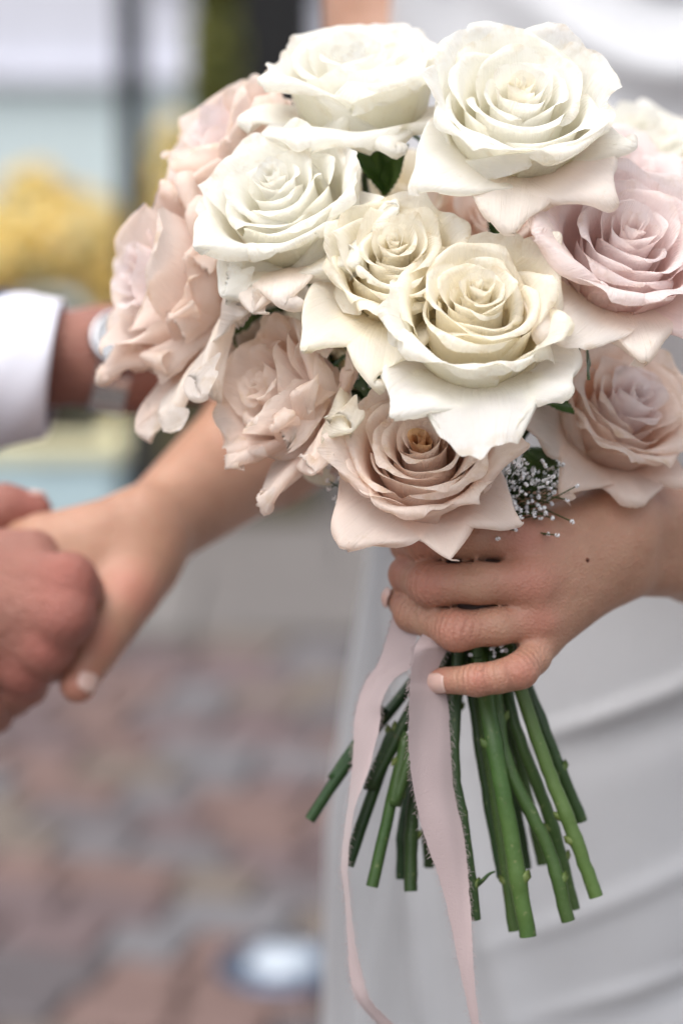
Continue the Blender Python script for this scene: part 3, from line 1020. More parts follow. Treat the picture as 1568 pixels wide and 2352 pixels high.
gsp = [(pt(165, 1340, 1.105), .020), (pt(150, 1415, 1.10), .016), (pt(70, 1180, 1.178), .018), (pt(60, 1560, 1.12), .018), (pt(600, 860, 1.30), .05), (pt(105, 1490, 1.105), .015)]
mesh_obj('body', MVt, MFt, SKIN_M, guest, attr={'flush': flush_of(MVt, gsp)}, inv=ginv)
child_nail(guest, ginv, pt(10, 1172, 1.182), pt(76, 1177, 1.186), vdir((.25, .95, -.1)), .0104, .012, .006)
SHIRT_M = cloth_material('white_shirt_cotton', (.80, .81, .88), (.76, .77, .85), rough=.75, sheen=.1, scale=1400, bumpd=.0003, trans=.15)
SUIT_M = cloth_material('navy_wool', (.010, .017, .050), (.014, .022, .062), rough=.85, sheen=.3, scale=1500, bumpd=.0006)


def sleeve(name, pts_r, mat, parent, inv, seg=36, oval=1.0, cut=0.0, thick=.0012):
    """open tube along points with radii; cut slants the end opening"""
    P = np.array([p for p, _ in pts_r])
    rr = np.array([r for _, r in pts_r])
    n = 26
    C = catmull(P, n)
    rad = np.interp(np.linspace(0, 1, n), np.linspace(0, 1, len(rr)), rr)
    T = np.gradient(C, axis=0)
    T /= np.linalg.norm(T, axis=1)[:, None]
    V = []
    for k in range(n):
        B = nrm(VY - T[k] * (VY @ T[k]))
        D = np.cross(T[k], B)
        for j in range(seg):
            a = j * 2 * math.pi / seg
            w = 1 + .02 * math.sin(3 * a + k * .4) + .012 * math.sin(5 * a - k * .7)
            sl = cut * (1 - k / (n - 1)) ** 2 * math.sin(a)
            V.append(C[k] + B * (rad[k] * oval * w * math.sin(a)) + D * (rad[k] * w * math.cos(a)) + T[k] * sl)
    o = mesh_obj(name, np.array(V), grid_faces(n, seg, True), mat, parent, inv=inv)
    md = o.modifiers.new('thickness', 'SOLIDIFY')
    md.thickness = thick
    md.offset = -1
    return o


# parameters run from the cuff opening back towards the body
sleeve('shirt_cuff', J((130, 842, 1.264, .0320), (60, 850, 1.264, .0365), (-120, 862, 1.268, .0385), (-420, 880, 1.285, .040)), SHIRT_M, guest, ginv, oval=1.08, cut=-.0085)
sleeve('jacket_sleeve', J((-12, 858, 1.266, .0410), (-200, 870, 1.28, .0470), (-700, 900, 1.30, .056), (-1500, 700, 1.36, .066), (-2600, 100, 1.40, .078)), SUIT_M, guest, ginv, oval=1.08, cut=-.010, thick=.003)
sleeve('shirt_cuff', J((-420, 1420, 1.205, .0400), (-600, 1450, 1.25, .043), (-900, 1530, 1.32, .046)), SHIRT_M, guest, ginv, oval=1.05)
sleeve('jacket_sleeve', J((-520, 1435, 1.23, .0480), (-900, 1530, 1.325, .055), (-1400, 1500, 1.38, .062), (-2000, 700, 1.38, .070), (-2500, 0, 1.40, .078)), SUIT_M, guest, ginv, oval=1.05, thick=.003)
GX, GY = -.86, 1.36
jf = body_field([[(np.array([GX, GY, .80]), .15), (np.array([GX, GY, 1.05]), .14), (np.array([GX, GY, 1.36]), .15)],
                 [(np.array([GX, GY - .17, 1.42]), .07), (np.array([GX, GY + .17, 1.42]), .07)],
                 [(np.array([GX, GY - .16, 1.42]), .078), (pt(-2500, 0, 1.40), .078)]], [], kc=.06)
JV, JF = sdf_mesh(jf, (GX - .4, GY - .45, .5), (GX + .5, GY + .5, 1.62), .010)
mesh_obj('jacket', JV, JF, SUIT_M, guest, inv=ginv)
tf = body_field([[(np.array([GX, GY - .09, .82]), .105), (np.array([GX, GY - .09, .06]), .075)], [(np.array([GX, GY + .09, .82]), .105), (np.array([GX, GY + .09, .06]), .075)]], [], kc=.03)
JV, JF = sdf_mesh(tf, (GX - .3, GY - .3, -.03), (GX + .3, GY + .3, 1.0), .012)
JV[:, 2] = np.maximum(JV[:, 2], .004)
mesh_obj('trousers', JV, JF, SUIT_M, guest, inv=ginv)

# ---------------------------------------------------------------- the wrist watch
STEEL = NT('brushed_steel')
_p = STEEL.n('BsdfPrincipled', Roughness=.22, Metallic=1.0)
STEEL.set(_p.inputs['Base Color'], (.55, .55, .57))
STEEL = STEEL.done(_p)
DIAL = NT('watch_dial')
_p = DIAL.n('BsdfPrincipled', Roughness=.15)
DIAL.set(_p.inputs['Base Color'], (.45, .46, .49))
DIAL = DIAL.done(_p)
wc = pt(262, 826, 1.266)
watch = empty('wrist_watch', loc=wc)
tag(watch, 'silver steel wrist watch on the wrist with the white shirt cuff', 'watch')
winv = np.eye(4)
winv[:3, 3] = -wc
wt = nrm(pt(300, 838, 1.268) - pt(220, 822, 1.265))
wy = nrm(VY - wt * (VY @ wt))
wz = np.cross(wt, wy)
if wz @ VZ < 0:
    wz = -wz
for k in range(26):                       # bracelet links round the wrist
    a = k * 2 * math.pi / 26
    c = wc + wy * (.0268 * math.sin(a)) + wz * (.0225 * math.cos(a))
    tn = nrm(wy * (.0268 * math.cos(a)) - wz * (.0225 * math.sin(a)))
    nn = np.cross(wt, tn)
    V = []
    for (sx, sy, sz) in [(x, y, z) for x in (-1, 1) for y in (-1, 1) for z in (-1, 1)]:
        V.append(c + wt * (sx * .0092 * (1 if sz * 1 > 0 else .9)) + tn * (sy * .0027) + nn * (sz * .0014))
    o = mesh_obj('bracelet_link', V, [[0, 1, 3, 2], [4, 6, 7, 5], [0, 4, 5, 1], [2, 3, 7, 6], [0, 2, 6, 4], [1, 5, 7, 3]], STEEL, watch, smooth=False, inv=winv)
    md = o.modifiers.new('bevel', 'BEVEL')
    md.width = .0006
cn = nrm(wy * .35 + wz * .92)
ccen = wc + wy * (.0268 * .30) + wz * (.0225 * .92)
cx = nrm(np.cross(cn, wt))
al = np.linspace(0, 2 * math.pi, 33)[:-1]
for nm, ring, mat in (('watch_case', ((.0140, -.002), (.0160, .001), (.0160, .005), (.0146, .0068), (.0134, .0068), (.0132, .0050)), STEEL), ('dial', ((.0133, .0058), (.006, .0058)), DIAL), ('crystal', ((.0156, .0070), (.012, .0076), (.005, .0079)), None)):
    if mat is None:
        continue
    V = [ccen + (wt * math.cos(a) + cx * math.sin(a)) * r + cn * z for (r, z) in ring for a in al]
    F = [list(f) for f in grid_faces(len(ring), 32, True)]
    if nm != 'watch_case':
        F.append(list(range((len(ring) - 1) * 32, len(ring) * 32)))
    mesh_obj(nm, V, F, mat, watch, inv=winv)
for a in range(12):
    a = a * math.pi / 6
    c = ccen + (wt * math.cos(a) + cx * math.sin(a)) * .0108 + cn * .0062
    e1 = (wt * math.cos(a) + cx * math.sin(a))
    e2 = np.cross(cn, e1)
    V = [c + e1 * (.0016 * i) + e2 * (.0004 * j) for i, j in ((-1, -1), (1, -1), (1, 1), (-1, 1))]
    mesh_obj('hour_mark', V, [[0, 1, 2, 3]], STEM_M[0], watch, inv=winv)
# ---------------------------------------------------------------- stems: from each bloom through the grip to the cut ends
# (cut end x, y, distance, grip x, radius mm, shade, bends [(x, y, d)])
ENDS = [
    (712, 1883, 1.020, 985, 4.0, 0, [(765, 1790, 1.020), (880, 1625, 1.018)]),
    (798, 1987, 1.005, 1000, 4.3, 0, [(850, 1810, 1.006), (905, 1680, 1.010)]),
    (854, 2036, 0.998, 1012, 4.4, 1, [(905, 1850, 1.000), (935, 1690, 1.003)]),
    (922, 2018, 1.022, 1024, 4.2, 0, [(935, 1850, 1.022)]),
    (943, 2048, 1.008, 1036, 4.6, 0, [(952, 1830, 1.012)]),
    (985, 1990, 1.035, 1042, 3.8, 0, [(985, 1830, 1.030)]),
    (1090, 2112, 0.985, 1052, 4.6, 0, [(1040, 1740, .990), (1062, 1900, .986)]),
    (1154, 2015, 1.012, 1076, 4.4, 0, [(1115, 1790, 1.012)]),
    (1181, 2138, 1.000, 1088, 4.2, 1, [(1140, 1850, 1.002)]),
    (1212, 2152, 0.985, 1102, 6.0, 2, [(1140, 1740, .987), (1178, 1960, .985)]),
    (1208, 1995, 1.035, 1120, 3.8, 0, [(1175, 1800, 1.032)]),
    (1304, 2116, 0.988, 1130, 4.8, 1, [(1160, 1740, .992), (1258, 1950, .989)]),
    (1318, 2088, 1.006, 1150, 4.2, 1, [(1185, 1675, 1.004), (1265, 1890, 1.006)]),
    (1369, 2060, 0.992, 1172, 5.0, 2, [(1250, 1745, .996), (1310, 1900, .993)]),
    (1334, 1886, 1.015, 1186, 4.4, 0, [(1255, 1690, 1.012)]),
    (1030, 1960, 1.045, 1060, 3.8, 0, [(1030, 1760, 1.036)]),
    (1245, 1985, 1.030, 1140, 3.8, 1, [(1200, 1780, 1.026)]),
]
ORDER = ['back_right', 'right', 'back_pink', 'lower_right', 'gap_pink', 'upper', 'centre', 'gap_ivory', 'small', 'top', 'gap_low', 'bottom', 'up_left', 'mid_left', 'low_left', 'far_left', 'gap_centre']
rs = np.random.default_rng(7)
CUT_M = NT('pale_cut_end')
_p = CUT_M.n('BsdfPrincipled', Roughness=.7)
CUT_M.set(_p.inputs['Base Color'], (.36, .42, .20))
CUT_M = CUT_M.done(_p)


def inv4(M):
    return np.linalg.inv(M)


for key, E in zip(ORDER, ENDS):
    root, M, size = LIN[key]
    ex, ey, ed, gx, rad, shade, bends = E
    base = M[:3, 3]
    A = M[:3, 2]
    b0 = base - A * .0085
    b1 = base - A * .035
    gd = 1.012 + .9 * (ed - 1.008)
    gd = min(max(gd, 1.000), 1.030)
    g1 = pt(1062 + (gx - 1085) * .45, 1270, gd + .004)
    g2 = pt(gx * .72 + 1080 * .28, 1420, gd)
    g3 = pt(gx, 1515, gd)
    ctrl = [b0, b1, g1, g2, g3] + [pt(*b) for b in bends] + [pt(ex, ey, ed)]
    path = catmull(ctrl, 60)
    r = np.full(60, rad * .00060 * ed)
    # swollen nodes and a slight taper towards the bloom
    nodes = sorted(rs.choice(np.arange(38, 57), 2, replace=False))
    tpar = np.linspace(0, 1, 60)
    r = r * (.72 + .28 * ss(.1, .6, tpar)) * (1 + .02 * np.sin(tpar * 25 + rs.uniform(0, 6)))
    for nd in nodes:
        r *= 1 + .13 * np.exp(-((np.arange(60) - nd) / .9) ** 2)
    path = path + rs.normal(0, .00012, path.shape) * ss(.5, .7, tpar)[:, None]
    V, F = tube(path, r, 12, cap=False)
    iv = inv4(M)
    st = mesh_obj('stem', V, F, STEM_M[shade], root, inv=iv)
    # cut face, slightly slanted
    C = V[-12:]
    cc = C.mean(0)
    mesh_obj('cut_end', np.vstack([cc[None], C]), [[0, k + 1, (k + 1) % 12 + 1] for k in range(12)], CUT_M, st, inv=iv, smooth=False)
    for nd in nodes:                      # buds left at the nodes
        p = path[nd]
        t = nrm(path[nd + 1] - path[nd - 1])
        side = nrm(np.cross(t, VZ)) * rs.choice([-1, 1]) + VZ * rs.uniform(-.2, .7)
        side = nrm(side)
        q = [p + side * r[nd] * .6, p + side * r[nd] * 1.1 - t * .0012, p + side * r[nd] * 1.35 - t * .0030]
        V2, F2 = tube(np.array(q), [r[nd] * .62, r[nd] * .48, r[nd] * .10], 8)
        mesh_obj('bud', V2, F2, NODE_M, st, inv=iv)

# the thorny spur near one cut end
root, M, size = LIN['centre']
q = catmull([pt(1092, 2035, .985), pt(1108, 2022, .982), pt(1122, 2008, .981), pt(1136, 2002, .980)], 10)
V, F = tube(q, np.linspace(.0012, .0004, 10), 7)
mesh_obj('spur', V, F, STEM_M[0], root, inv=inv4(M))


# leaves
def leaf(rootkey, a, b, up, width, fold=.25, curl=.2, seed=0):
    root, M, size = LIN[rootkey]
    a, b = np.asarray(a), np.asarray(b)
    t = b - a
    L = np.linalg.norm(t)
    t = t / L
    up = nrm(up - t * (up @ t))
    s = np.cross(t, up)
    V = []
    nu, nv = 9, 22
    for i in range(nu):
        u = -1 + 2 * i / (nu - 1)
        for j in range(nv):
            v = j / (nv - 1)
            w = width * (math.sin(math.pi * min(1, v * .96 + .02) ** .8) ** .9) + .0003
            w *= 1 + (.10 if j % 2 else -.06) * (abs(u) > .9)
            V.append(a + t * (v * L) + s * (u * w) + up * (abs(u) * w * fold - curl * L * v * v + .0006 * math.sin(9 * v + 3 * u + seed)))
    mesh_obj('leaf', np.array(V), grid_faces(nu, nv), LEAF_M, root, inv=inv4(M))


leaf('gap_ivory', pt(890, 440, 1.02), pt(812, 318, 1.0), vdir((.5, .1, .85)), .0048, seed=1)
leaf('gap_ivory', pt(885, 445, 1.02), pt(868, 312, 1.005), vdir((-.3, .1, .95)), .0040, seed=2)
leaf('top', pt(880, 450, 1.02), pt(915, 340, 1.0), vdir((-.5, .1, .85)), .0042, seed=3)
leaf('gap_pink', pt(1150, 560, 1.03), pt(1135, 470, 1.015), vdir((-.5, .1, .85)), .0050, seed=4)
leaf('right', pt(1225, 520, 1.02), pt(1258, 448, 1.0), vdir((-.5, .1, .85)), .0060, seed=5)
leaf('lower_right', pt(1215, 905, 1.0), pt(1290, 858, .99), vdir((-.2, .6, .75)), .0060, seed=6)
leaf('lower_right', pt(1230, 905, 1.0), pt(1312, 930, .985), vdir((0, .6, .75)), .0042, seed=7)
leaf('lower_right', pt(1200, 960, 1.01), pt(1225, 850, .995), vdir((-.4, .3, .85)), .0080, seed=8)
leaf('lower_right', pt(1215, 1030, 1.01), pt(1270, 1110, .995), vdir((.2, .3, .85)), .0070, seed=9)
leaf('bottom', pt(860, 900, 1.01), pt(800, 860, 1.0), vdir((-.2, .6, .75)), .0090, seed=10)
leaf('bottom', pt(900, 880, 1.01), pt(830, 905, 1.0), vdir((-.2, .6, .75)), .0080, seed=11)
leaf('mid_left', pt(560, 760, 1.03), pt(510, 690, 1.02), vdir((-.4, .3, .85)), .0080, seed=12)
leaf('mid_left', pt(790, 660, 1.02), pt(770, 620, 1.01), vdir((-.4, .3, .85)), .0070, seed=13)
leaf('centre', pt(1347, 800, .985), pt(1350, 872, .955), vdir((.9, .1, .3)), .0016, curl=0, seed=14)

# ---------------------------------------------------------------- white filler flowers (sprigs with tiny blossoms)
FIL = NT('tiny_white_blossom')
_tc = FIL.n('TexCoord')
_p = FIL.n('BsdfPrincipled', Roughness=.6)
FIL.set(_p.inputs['Base Color'], FIL.ramp(FIL.noise(_tc.outputs['Object'], 300, 2), [(.30, (.72, .71, .78)), (.5, (.90, .90, .92))]))
FIL = FIL.done(_p)


def sprig(label, root_p, centre, spread, n, seed, big=.00095):
    rg = np.random.default_rng(seed)
    root_p, centre = np.asarray(root_p), np.asarray(centre)
    e = empty('filler_flower', loc=root_p)
    tag(e, label, 'filler flower', 'sprigs of tiny white filler flowers')
    iv = np.eye(4)
    iv[:3, 3] = -root_p
    V, F = [], []
    off = 0
    BV, BF = [], []
    boff = 0
    for k in range(n):
        c = centre + vdir(rg.normal(0, 1, 3) * spread)
        mid = root_p * .45 + c * .55 + vdir(rg.normal(0, .25, 3) * spread)
        tv, tf_ = tube(catmull([root_p, mid, c], 6), .00028, 4, cap=False)
        V.append(tv)
        F += [[i + off for i in f] for f in tf_]
        off += len(tv)
        for q in range(5):                # five tiny petals in a loose ball
            dq = nrm(rg.normal(0, 1, 3))
            r = big * rg.uniform(.55, 1.05)
            cq = c + dq * r * .8
            al = np.linspace(0, 2 * math.pi, 6)[:-1]
            t1 = nrm(np.cross(dq, VX + .1))
            t2 = np.cross(dq, t1)
            ring = [cq + (t1 * math.cos(a) + t2 * math.sin(a)) * r for a in al]
            BV += [cq - dq * r * .6] + ring + [cq + dq * r * .45]
            for a in range(5):
                BF.append([boff, boff + 1 + (a + 1) % 5, boff + 1 + a])
                BF.append([boff + 6, boff + 1 + a, boff + 1 + (a + 1) % 5])
            boff += 7
    mesh_obj('stalk', np.vstack(V), F, STEM_M[1], e, inv=iv)
    b = mesh_obj('blossom', np.array(BV), BF, FIL, e, inv=iv)
    b['kind'] = 'stuff'
    return e


sprig('dense spray of tiny white blossoms resting on the back of the holding hand', pt(1110, 1190, 1.005), pt(1190, 1120, .975), np.array([.0075, .0075, .004]), 150, 3)
sprig('spray of tiny white blossoms reaching from the petals towards the wrist', pt(1170, 1130, 1.0), pt(1262, 1110, .985), np.array([.0070, .0055, .004]), 34, 4)
sprig('loose sprig of tiny pale blossoms left of the amber hearted rose', pt(880, 1130, 1.01), pt(800, 1092, .985), np.array([.0050, .0085, .004]), 46, 5, .0011)
sprig('tiny blossoms caught among the stems above the little finger', pt(1120, 1505, 1.0), pt(1142, 1485, .985), np.array([.0050, .0020, .002]), 16, 6)
sprig('shaded tiny blossoms deep between the cream rose and the amber hearted rose', pt(900, 920, 1.03), pt(855, 885, 1.01), np.array([.0100, .0040, .004]), 40, 8, .0010)

# ---------------------------------------------------------------- silk ribbon
RIB = cloth_material('mauve_silk', (.43, .335, .335), (.49, .395, .395), rough=.62, sheen=.35, scale=1500, bumpd=.0005, trans=.18)
rib = empty('silk_ribbon', loc=pt(1040, 1400, 1.0))
tag(rib, 'pale mauve frayed silk ribbon tied round the stems with two long tails', 'ribbon')
rinv = np.eye(4)
rinv[:3, 3] = -pt(1040, 1400, 1.0)


def tail(rows, seed, fray=.0009, nu=17, n=140):
    """rows: (y, x left, x right, d left, d right)"""
    A = np.array(rows, float)
    rg = np.random.default_rng(seed)
    lp = catmull(np.array([pt(r[1], r[0], r[3]) for r in rows]), n)
    rp = catmull(np.array([pt(r[2], r[0], r[4]) for r in rows]), n)
    V = []
    for k in range(n):
        for i in range(nu):
            u = i / (nu - 1)
            p = lp[k] * (1 - u) + rp[k] * u
            wv = np.linalg.norm(rp[k] - lp[k])
            bow = wv * (.10 * math.sin(math.pi * u) * math.sin(k * .09 + seed) + .025 * math.sin(2 * math.pi * u + k * .05) + .003 * math.sin(5 * math.pi * u + k * .11 + seed))
            p = p + VZ * bow
            if i in (0, nu - 1):
                p = p + VX * rg.normal(0, fray * .12)
            V.append(p)
    o = mesh_obj('tail', np.array(V), grid_faces(n, nu), RIB, rib, inv=rinv)
    # loose threads along both edges
    TV, TF, off = [], [], 0
    for k in range(0, n, 1):
        for e, sgn in ((lp, -1), (rp, 1)):
            for _t in range(3):
                q = e[k] + (e[min(k + 1, n - 1)] - e[k]) * rg.random()
                L = rg.uniform(.0006, .0034) * rg.uniform(.4, 1)
                dv = VX * sgn * rg.uniform(.4, 1) + VY * rg.uniform(-1, .5) + VZ * rg.uniform(-.3, .3)
                tv, tf_ = tube(np.array([q, q + dv * L * .5, q + dv * L + VY * rg.uniform(-.6, .2) * L]), .00007, 3, cap=False)
                TV.append(tv)
                TF += [[i + off for i in f] for f in tf_]
                off += len(tv)
    th = mesh_obj('frayed_thread', np.vstack(TV), TF, RIB, o, inv=rinv)
    th['kind'] = 'stuff'
    return o


tail([(1440, 985, 1030, .992, .992), (1478, 957, 1035, .978, .985), (1500, 950, 1022, .972, .984), (1560, 942, 1000, .970, .985), (1600, 940, 1026, .968, .986),
      (1715, 938, 1034, .968, .982), (1815, 950, 1042, .970, .980), (1917, 973, 1064, .972, .978), (2018, 1008, 1075, .974, .976),
      (2120, 1034, 1082, .975, .974), (2220, 1054, 1087, .976, .973), (2352, 1082, 1100, .978, .974), (2420, 1096, 1112, .98, .975)], 1)
tail([(1400, 905, 975, 1.006, 1.0), (1450, 892, 958, 1.006, .996), (1525, 868, 948, 1.004, .992), (1560, 842, 905, 1.004, .994), (1612, 822, 876, 1.004, .994), (1662, 813, 872, 1.004, .994), (1764, 808, 848, 1.004, .992),
      (1866, 796, 812, 1.004, .990), (1987, 783, 799, 1.000, .992), (2069, 792, 804, .998, .99), (2170, 798, 817, .996, .99), (2247, 804, 834, .996, .99), (2297, 820, 850, .996, .99),
      (2352, 866, 902, .996, .99), (2420, 930, 965, .996, .99)], 2)
# wrapped band under the fingers
V = []
nb, ns = 15, 40
for k in range(nb):
    y = 1235 + (1470 - 1235) * k / (nb - 1)
    for j in range(ns):
        a = j * 2 * math.pi / ns
        rx = .0195 + .0006 * math.sin(y * .12 + a)
        V.append(pt(1062 + (y - 1270) * .10, y, 1.014) + VX * (rx * math.cos(a)) + VZ * (.0175 * math.sin(a)))
mesh_obj('wrap', np.array(V), grid_faces(nb, ns, True), RIB, rib, inv=rinv)
# ---------------------------------------------------------------- the place behind: paving, planters, shrubs, posts, building
def ground_material(name, cols, scale, rough=.8, bumpd=.004):
    m = NT(name)
    tc = m.n('TexCoord')
    oi = m.n('ObjectInfo')
    a = m.noise(tc.outputs['Object'], scale, 5, .6)
    f = m.math('ADD', m.math('MULTIPLY', a, .5), m.math('MULTIPLY', oi.outputs['Random'], .5))
    n = len(cols)
    c = m.ramp(f, [(.15 + .7 * i / (n - 1), k) for i, k in enumerate(cols)])
    pb = m.n('BsdfPrincipled', Roughness=rough)
    m.set(pb.inputs['Base Color'], c)
    m.set(pb.inputs['Normal'], m.bump(m.noise(tc.outputs['Object'], 90, 4), .5, bumpd))
    return m.done(pb)


SETTS = [ground_material('mauve_sett', [(.088, .060, .060), (.115, .080, .080)], 14),
         ground_material('rose_sett', [(.115, .070, .060), (.150, .095, .082)], 14),
         ground_material('sand_sett', [(.110, .086, .070), (.140, .114, .094)], 14),
         ground_material('blue_grey_sett', [(.090, .082, .086), (.120, .110, .115)], 14),
         ground_material('pale_grey_sett', [(.108, .102, .107), (.138, .133, .140)], 14),
         ground_material('dark_sett', [(.075, .063, .066), (.10, .087, .09)], 14)]
JOINT = ground_material('sand_joint', [(.11, .095, .085), (.15, .13, .115)], 30)
SLABM = ground_material('pale_granite', [(.112, .100, .094), (.155, .142, .134)], 8)

ground = mesh_obj('ground', [(-60, -20, 0), (60, -20, 0), (60, 80, 0), (-60, 80, 0)], [[0, 1, 2, 3]], JOINT, smooth=False)
tag(ground, kind='structure')
paving = empty('paving')
tag(paving, 'mauve, sandy and grey stone setts laid in rows', kind='structure')
rg = np.random.default_rng(12)


def block(lx, ly, h, bev):
    """bevelled block standing on z = 0"""
    x, y = lx / 2, ly / 2
    V = [(-x, -y, 0), (x, -y, 0), (x, y, 0), (-x, y, 0), (-x, -y, h - bev), (x, -y, h - bev), (x, y, h - bev), (-x, y, h - bev),
         (-x + bev, -y + bev, h), (x - bev, -y + bev, h), (x - bev, y - bev, h), (-x + bev, y - bev, h)]
    F = [[0, 1, 5, 4], [1, 2, 6, 5], [2, 3, 7, 6], [3, 0, 4, 7], [4, 5, 9, 8], [5, 6, 10, 9], [6, 7, 11, 10], [7, 4, 8, 11], [8, 9, 10, 11]]
    return np.array(V), F


BL = {}
for w_ in (.115, .15, .18):
    v_, f_ = block(w_ - .010, .105, .022, .006)
    for k, m_ in enumerate(SETTS):
        me = bpy.data.meshes.new('sett')
        me.from_pydata([tuple(p) for p in v_], [], f_)
        me.materials.append(m_)
        BL[(w_, k)] = me
cand = []
ang = R(-14)
yy = 1.6
row = 0
while yy < 6.4:
    xx = -2.6 + rg.uniform(0, .1)
    while xx < 2.0:
        w_ = (.115, .15, .18)[rg.integers(3)]
        px_, py_ = xx + w_ / 2, yy
        xr = px_ * math.cos(ang) - (py_ - 3.5) * math.sin(ang)
        yr = px_ * math.sin(ang) + (py_ - 3.5) * math.cos(ang) + 3.5
        cand.append((xr, yr, w_, int(rg.choice(6, p=[.24, .24, .20, .14, .08, .10]))))
        xx += w_
    yy += .115
    row += 1


def in_view(x, y):
    d = y * CP + (-(0 - CAM_H)) * -SP * -1 if False else y * math.cos(PITCH) + CAM_H * math.sin(-PITCH)
    X = x / (KPX * d) + 784
    vv = (0 - CAM_H) * math.cos(PITCH) + y * math.sin(-PITCH)
    Y = 1176 - vv / (KPX * d)
    return -60 < X < 860 and 1150 < Y < 2420


STRIP0 = 4.62
vis = sorted([c for c in cand if in_view(c[0], c[1]) and c[1] < STRIP0 - .06], key=lambda c: c[1])
near = vis[:300]
ns_ = set((c[0], c[1]) for c in near)
for (x, y, w_, k) in near:
    o = bpy.data.objects.new('sett', BL[(w_, k)])
    COL.objects.link(o)
    o.parent = paving
    o.location = (x, y, .002 + rg.normal(0, .0015))
    o.rotation_euler = (rg.normal(0, .012), rg.normal(0, .012), ang + rg.normal(0, .01))
rest = [c for c in cand if (c[0], c[1]) not in ns_ and c[1] < STRIP0 - .06]
RV, RF, RM, off = [], [], [], 0
for (x, y, w_, k) in rest:
    v_, f_ = block(w_ - .010, .105, .022, .006)
    v_ = rotz(v_, ang) + np.array([x, y, .002 + rg.normal(0, .0015)])
    RV.append(v_)
    RF += [[i + off for i in f] for f in f_]
    RM += [k] * len(f_)
    off += len(v_)
o = mesh_obj('setts_beyond', np.vstack(RV), RF, None, paving, smooth=False)
for m_ in SETTS:
    o.data.materials.append(m_)
o.data.polygons.foreach_set('material_index', RM)
o['kind'] = 'stuff'
# pale granite strip between the setts and the planters
strip = empty('pavement_strip')
tag(strip, 'pale granite slabs in front of the planters', kind='structure')
for i in range(-5, 5):
    for j in range(2):
        v_, f_ = block(.592, .50, .026, .004)
        so = mesh_obj('slab', v_, f_, SLABM, strip, smooth=False)
        so.location = (i * .60 + (.3 if j else 0), STRIP0 + .26 + j * .51, .002 + rg.normal(0, .001))

# in-ground lamp: steel ring, domed glass over a white reflector
LX, LY = -.075, 2.93
lp = pt(652, 2262, 3.0)
ray = lp - CAMP
hit = CAMP + ray * (CAM_H / -ray[2])
LX, LY = hit[0], hit[1]
lamp = empty('ground_lamp', loc=(LX, LY, 0))
tag(lamp, 'round steel rimmed lamp with a white dome set into the paving', 'lamp')
RIMM = NT('dark_steel_rim')
_p = RIMM.n('BsdfPrincipled', Roughness=.35, Metallic=.9)
RIMM.set(_p.inputs['Base Color'], (.10, .13, .19))
RIMM = RIMM.done(_p)
DOME = NT('opal_glass')
_p = DOME.n('BsdfPrincipled', Roughness=.08)
DOME.set(_p.inputs['Base Color'], (.36, .41, .47))
_p.inputs['Specular IOR Level'].default_value = .6
_p.inputs['Coat Weight'].default_value = .6
DOME = DOME.done(_p)


def lathe(prof, seg, cap=True):
    al = np.linspace(0, 2 * math.pi, seg, endpoint=False)
    V = [(r * math.cos(a), r * math.sin(a), z) for (r, z) in prof for a in al]
    F = [list(f) for f in grid_faces(len(prof), seg, True)]
    if cap:
        F.append(list(range((len(prof) - 1) * seg, len(prof) * seg)))
    return V, F


V, F = lathe([(.088, .0), (.088, .030), (.084, .034), (.055, .034), (.051, .028)], 40, False)
mesh_obj('rim', V, F, RIMM, lamp)
V, F = lathe([(.0512, .026), (.047, .036), (.038, .045), (.023, .051), (.006, .053)], 40)
mesh_obj('dome', V, F, DOME, lamp)
for a in range(4):
    V, F = lathe([(.005, .0338), (.005, .0362), (.003, .0370)], 8)
    o = mesh_obj('screw', V, F, STEEL, lamp)
    o.location = (.070 * math.cos(a * math.pi / 2 + .7), .070 * math.sin(a * math.pi / 2 + .7), 0)


# planters
def plain(name, col, rough=.6, metal=0.0, var=.12, scale=6):
    m = NT(name)
    tc = m.n('TexCoord')
    a = m.noise(tc.outputs['Object'], scale, 5, .6)
    c = m.mix(m.rng(a, .3, .7), tuple(k * (1 - var) for k in col), tuple(min(1, k * (1 + var)) for k in col))
    pb = m.n('BsdfPrincipled', Roughness=rough, Metallic=metal)
    m.set(pb.inputs['Base Color'], c)
    m.set(pb.inputs['Normal'], m.bump(m.noise(tc.outputs['Object'], 120, 3), .3, .001))
    return m.done(pb)


TEAL = plain('pale_teal_paint', (.48, .62, .66))
CREAM = plain('cream_stone', (.72, .68, .44))
UMBER = plain('dark_umber_timber', (.085, .072, .035))
SOIL = plain('dark_soil', (.05, .035, .025), .95)
STEELD = plain('dark_blue_steel', (.009, .013, .020), .45, .0)
BLACKP = plain('black_paint', (.004, .004, .005), .5)
WHITEW = plain('lavender_white_render', (.62, .63, .70), .8, var=.04)
TEALW = plain('sage_blue_render', (.60, .70, .71), .8, var=.08, scale=1.2)


def box(lo, hi):
    (x0, y0, z0), (x1, y1, z1) = lo, hi
    V = [(x0, y0, z0), (x1, y0, z0), (x1, y1, z0), (x0, y1, z0), (x0, y0, z1), (x1, y0, z1), (x1, y1, z1), (x0, y1, z1)]
    return np.array(V, float), [[3, 2, 1, 0], [4, 5, 6, 7], [0, 1, 5, 4], [1, 2, 6, 5], [2, 3, 7, 6], [3, 0, 4, 7]]


def boxo(name, lo, hi, mat, parent, inv=None, bev=.004):
    V, F = box(lo, hi)
    o = mesh_obj(name, V, F, mat, parent, smooth=False, inv=inv)
    if bev:
        md = o.modifiers.new('bevel', 'BEVEL')
        md.width = bev
        md.segments = 2
    return o


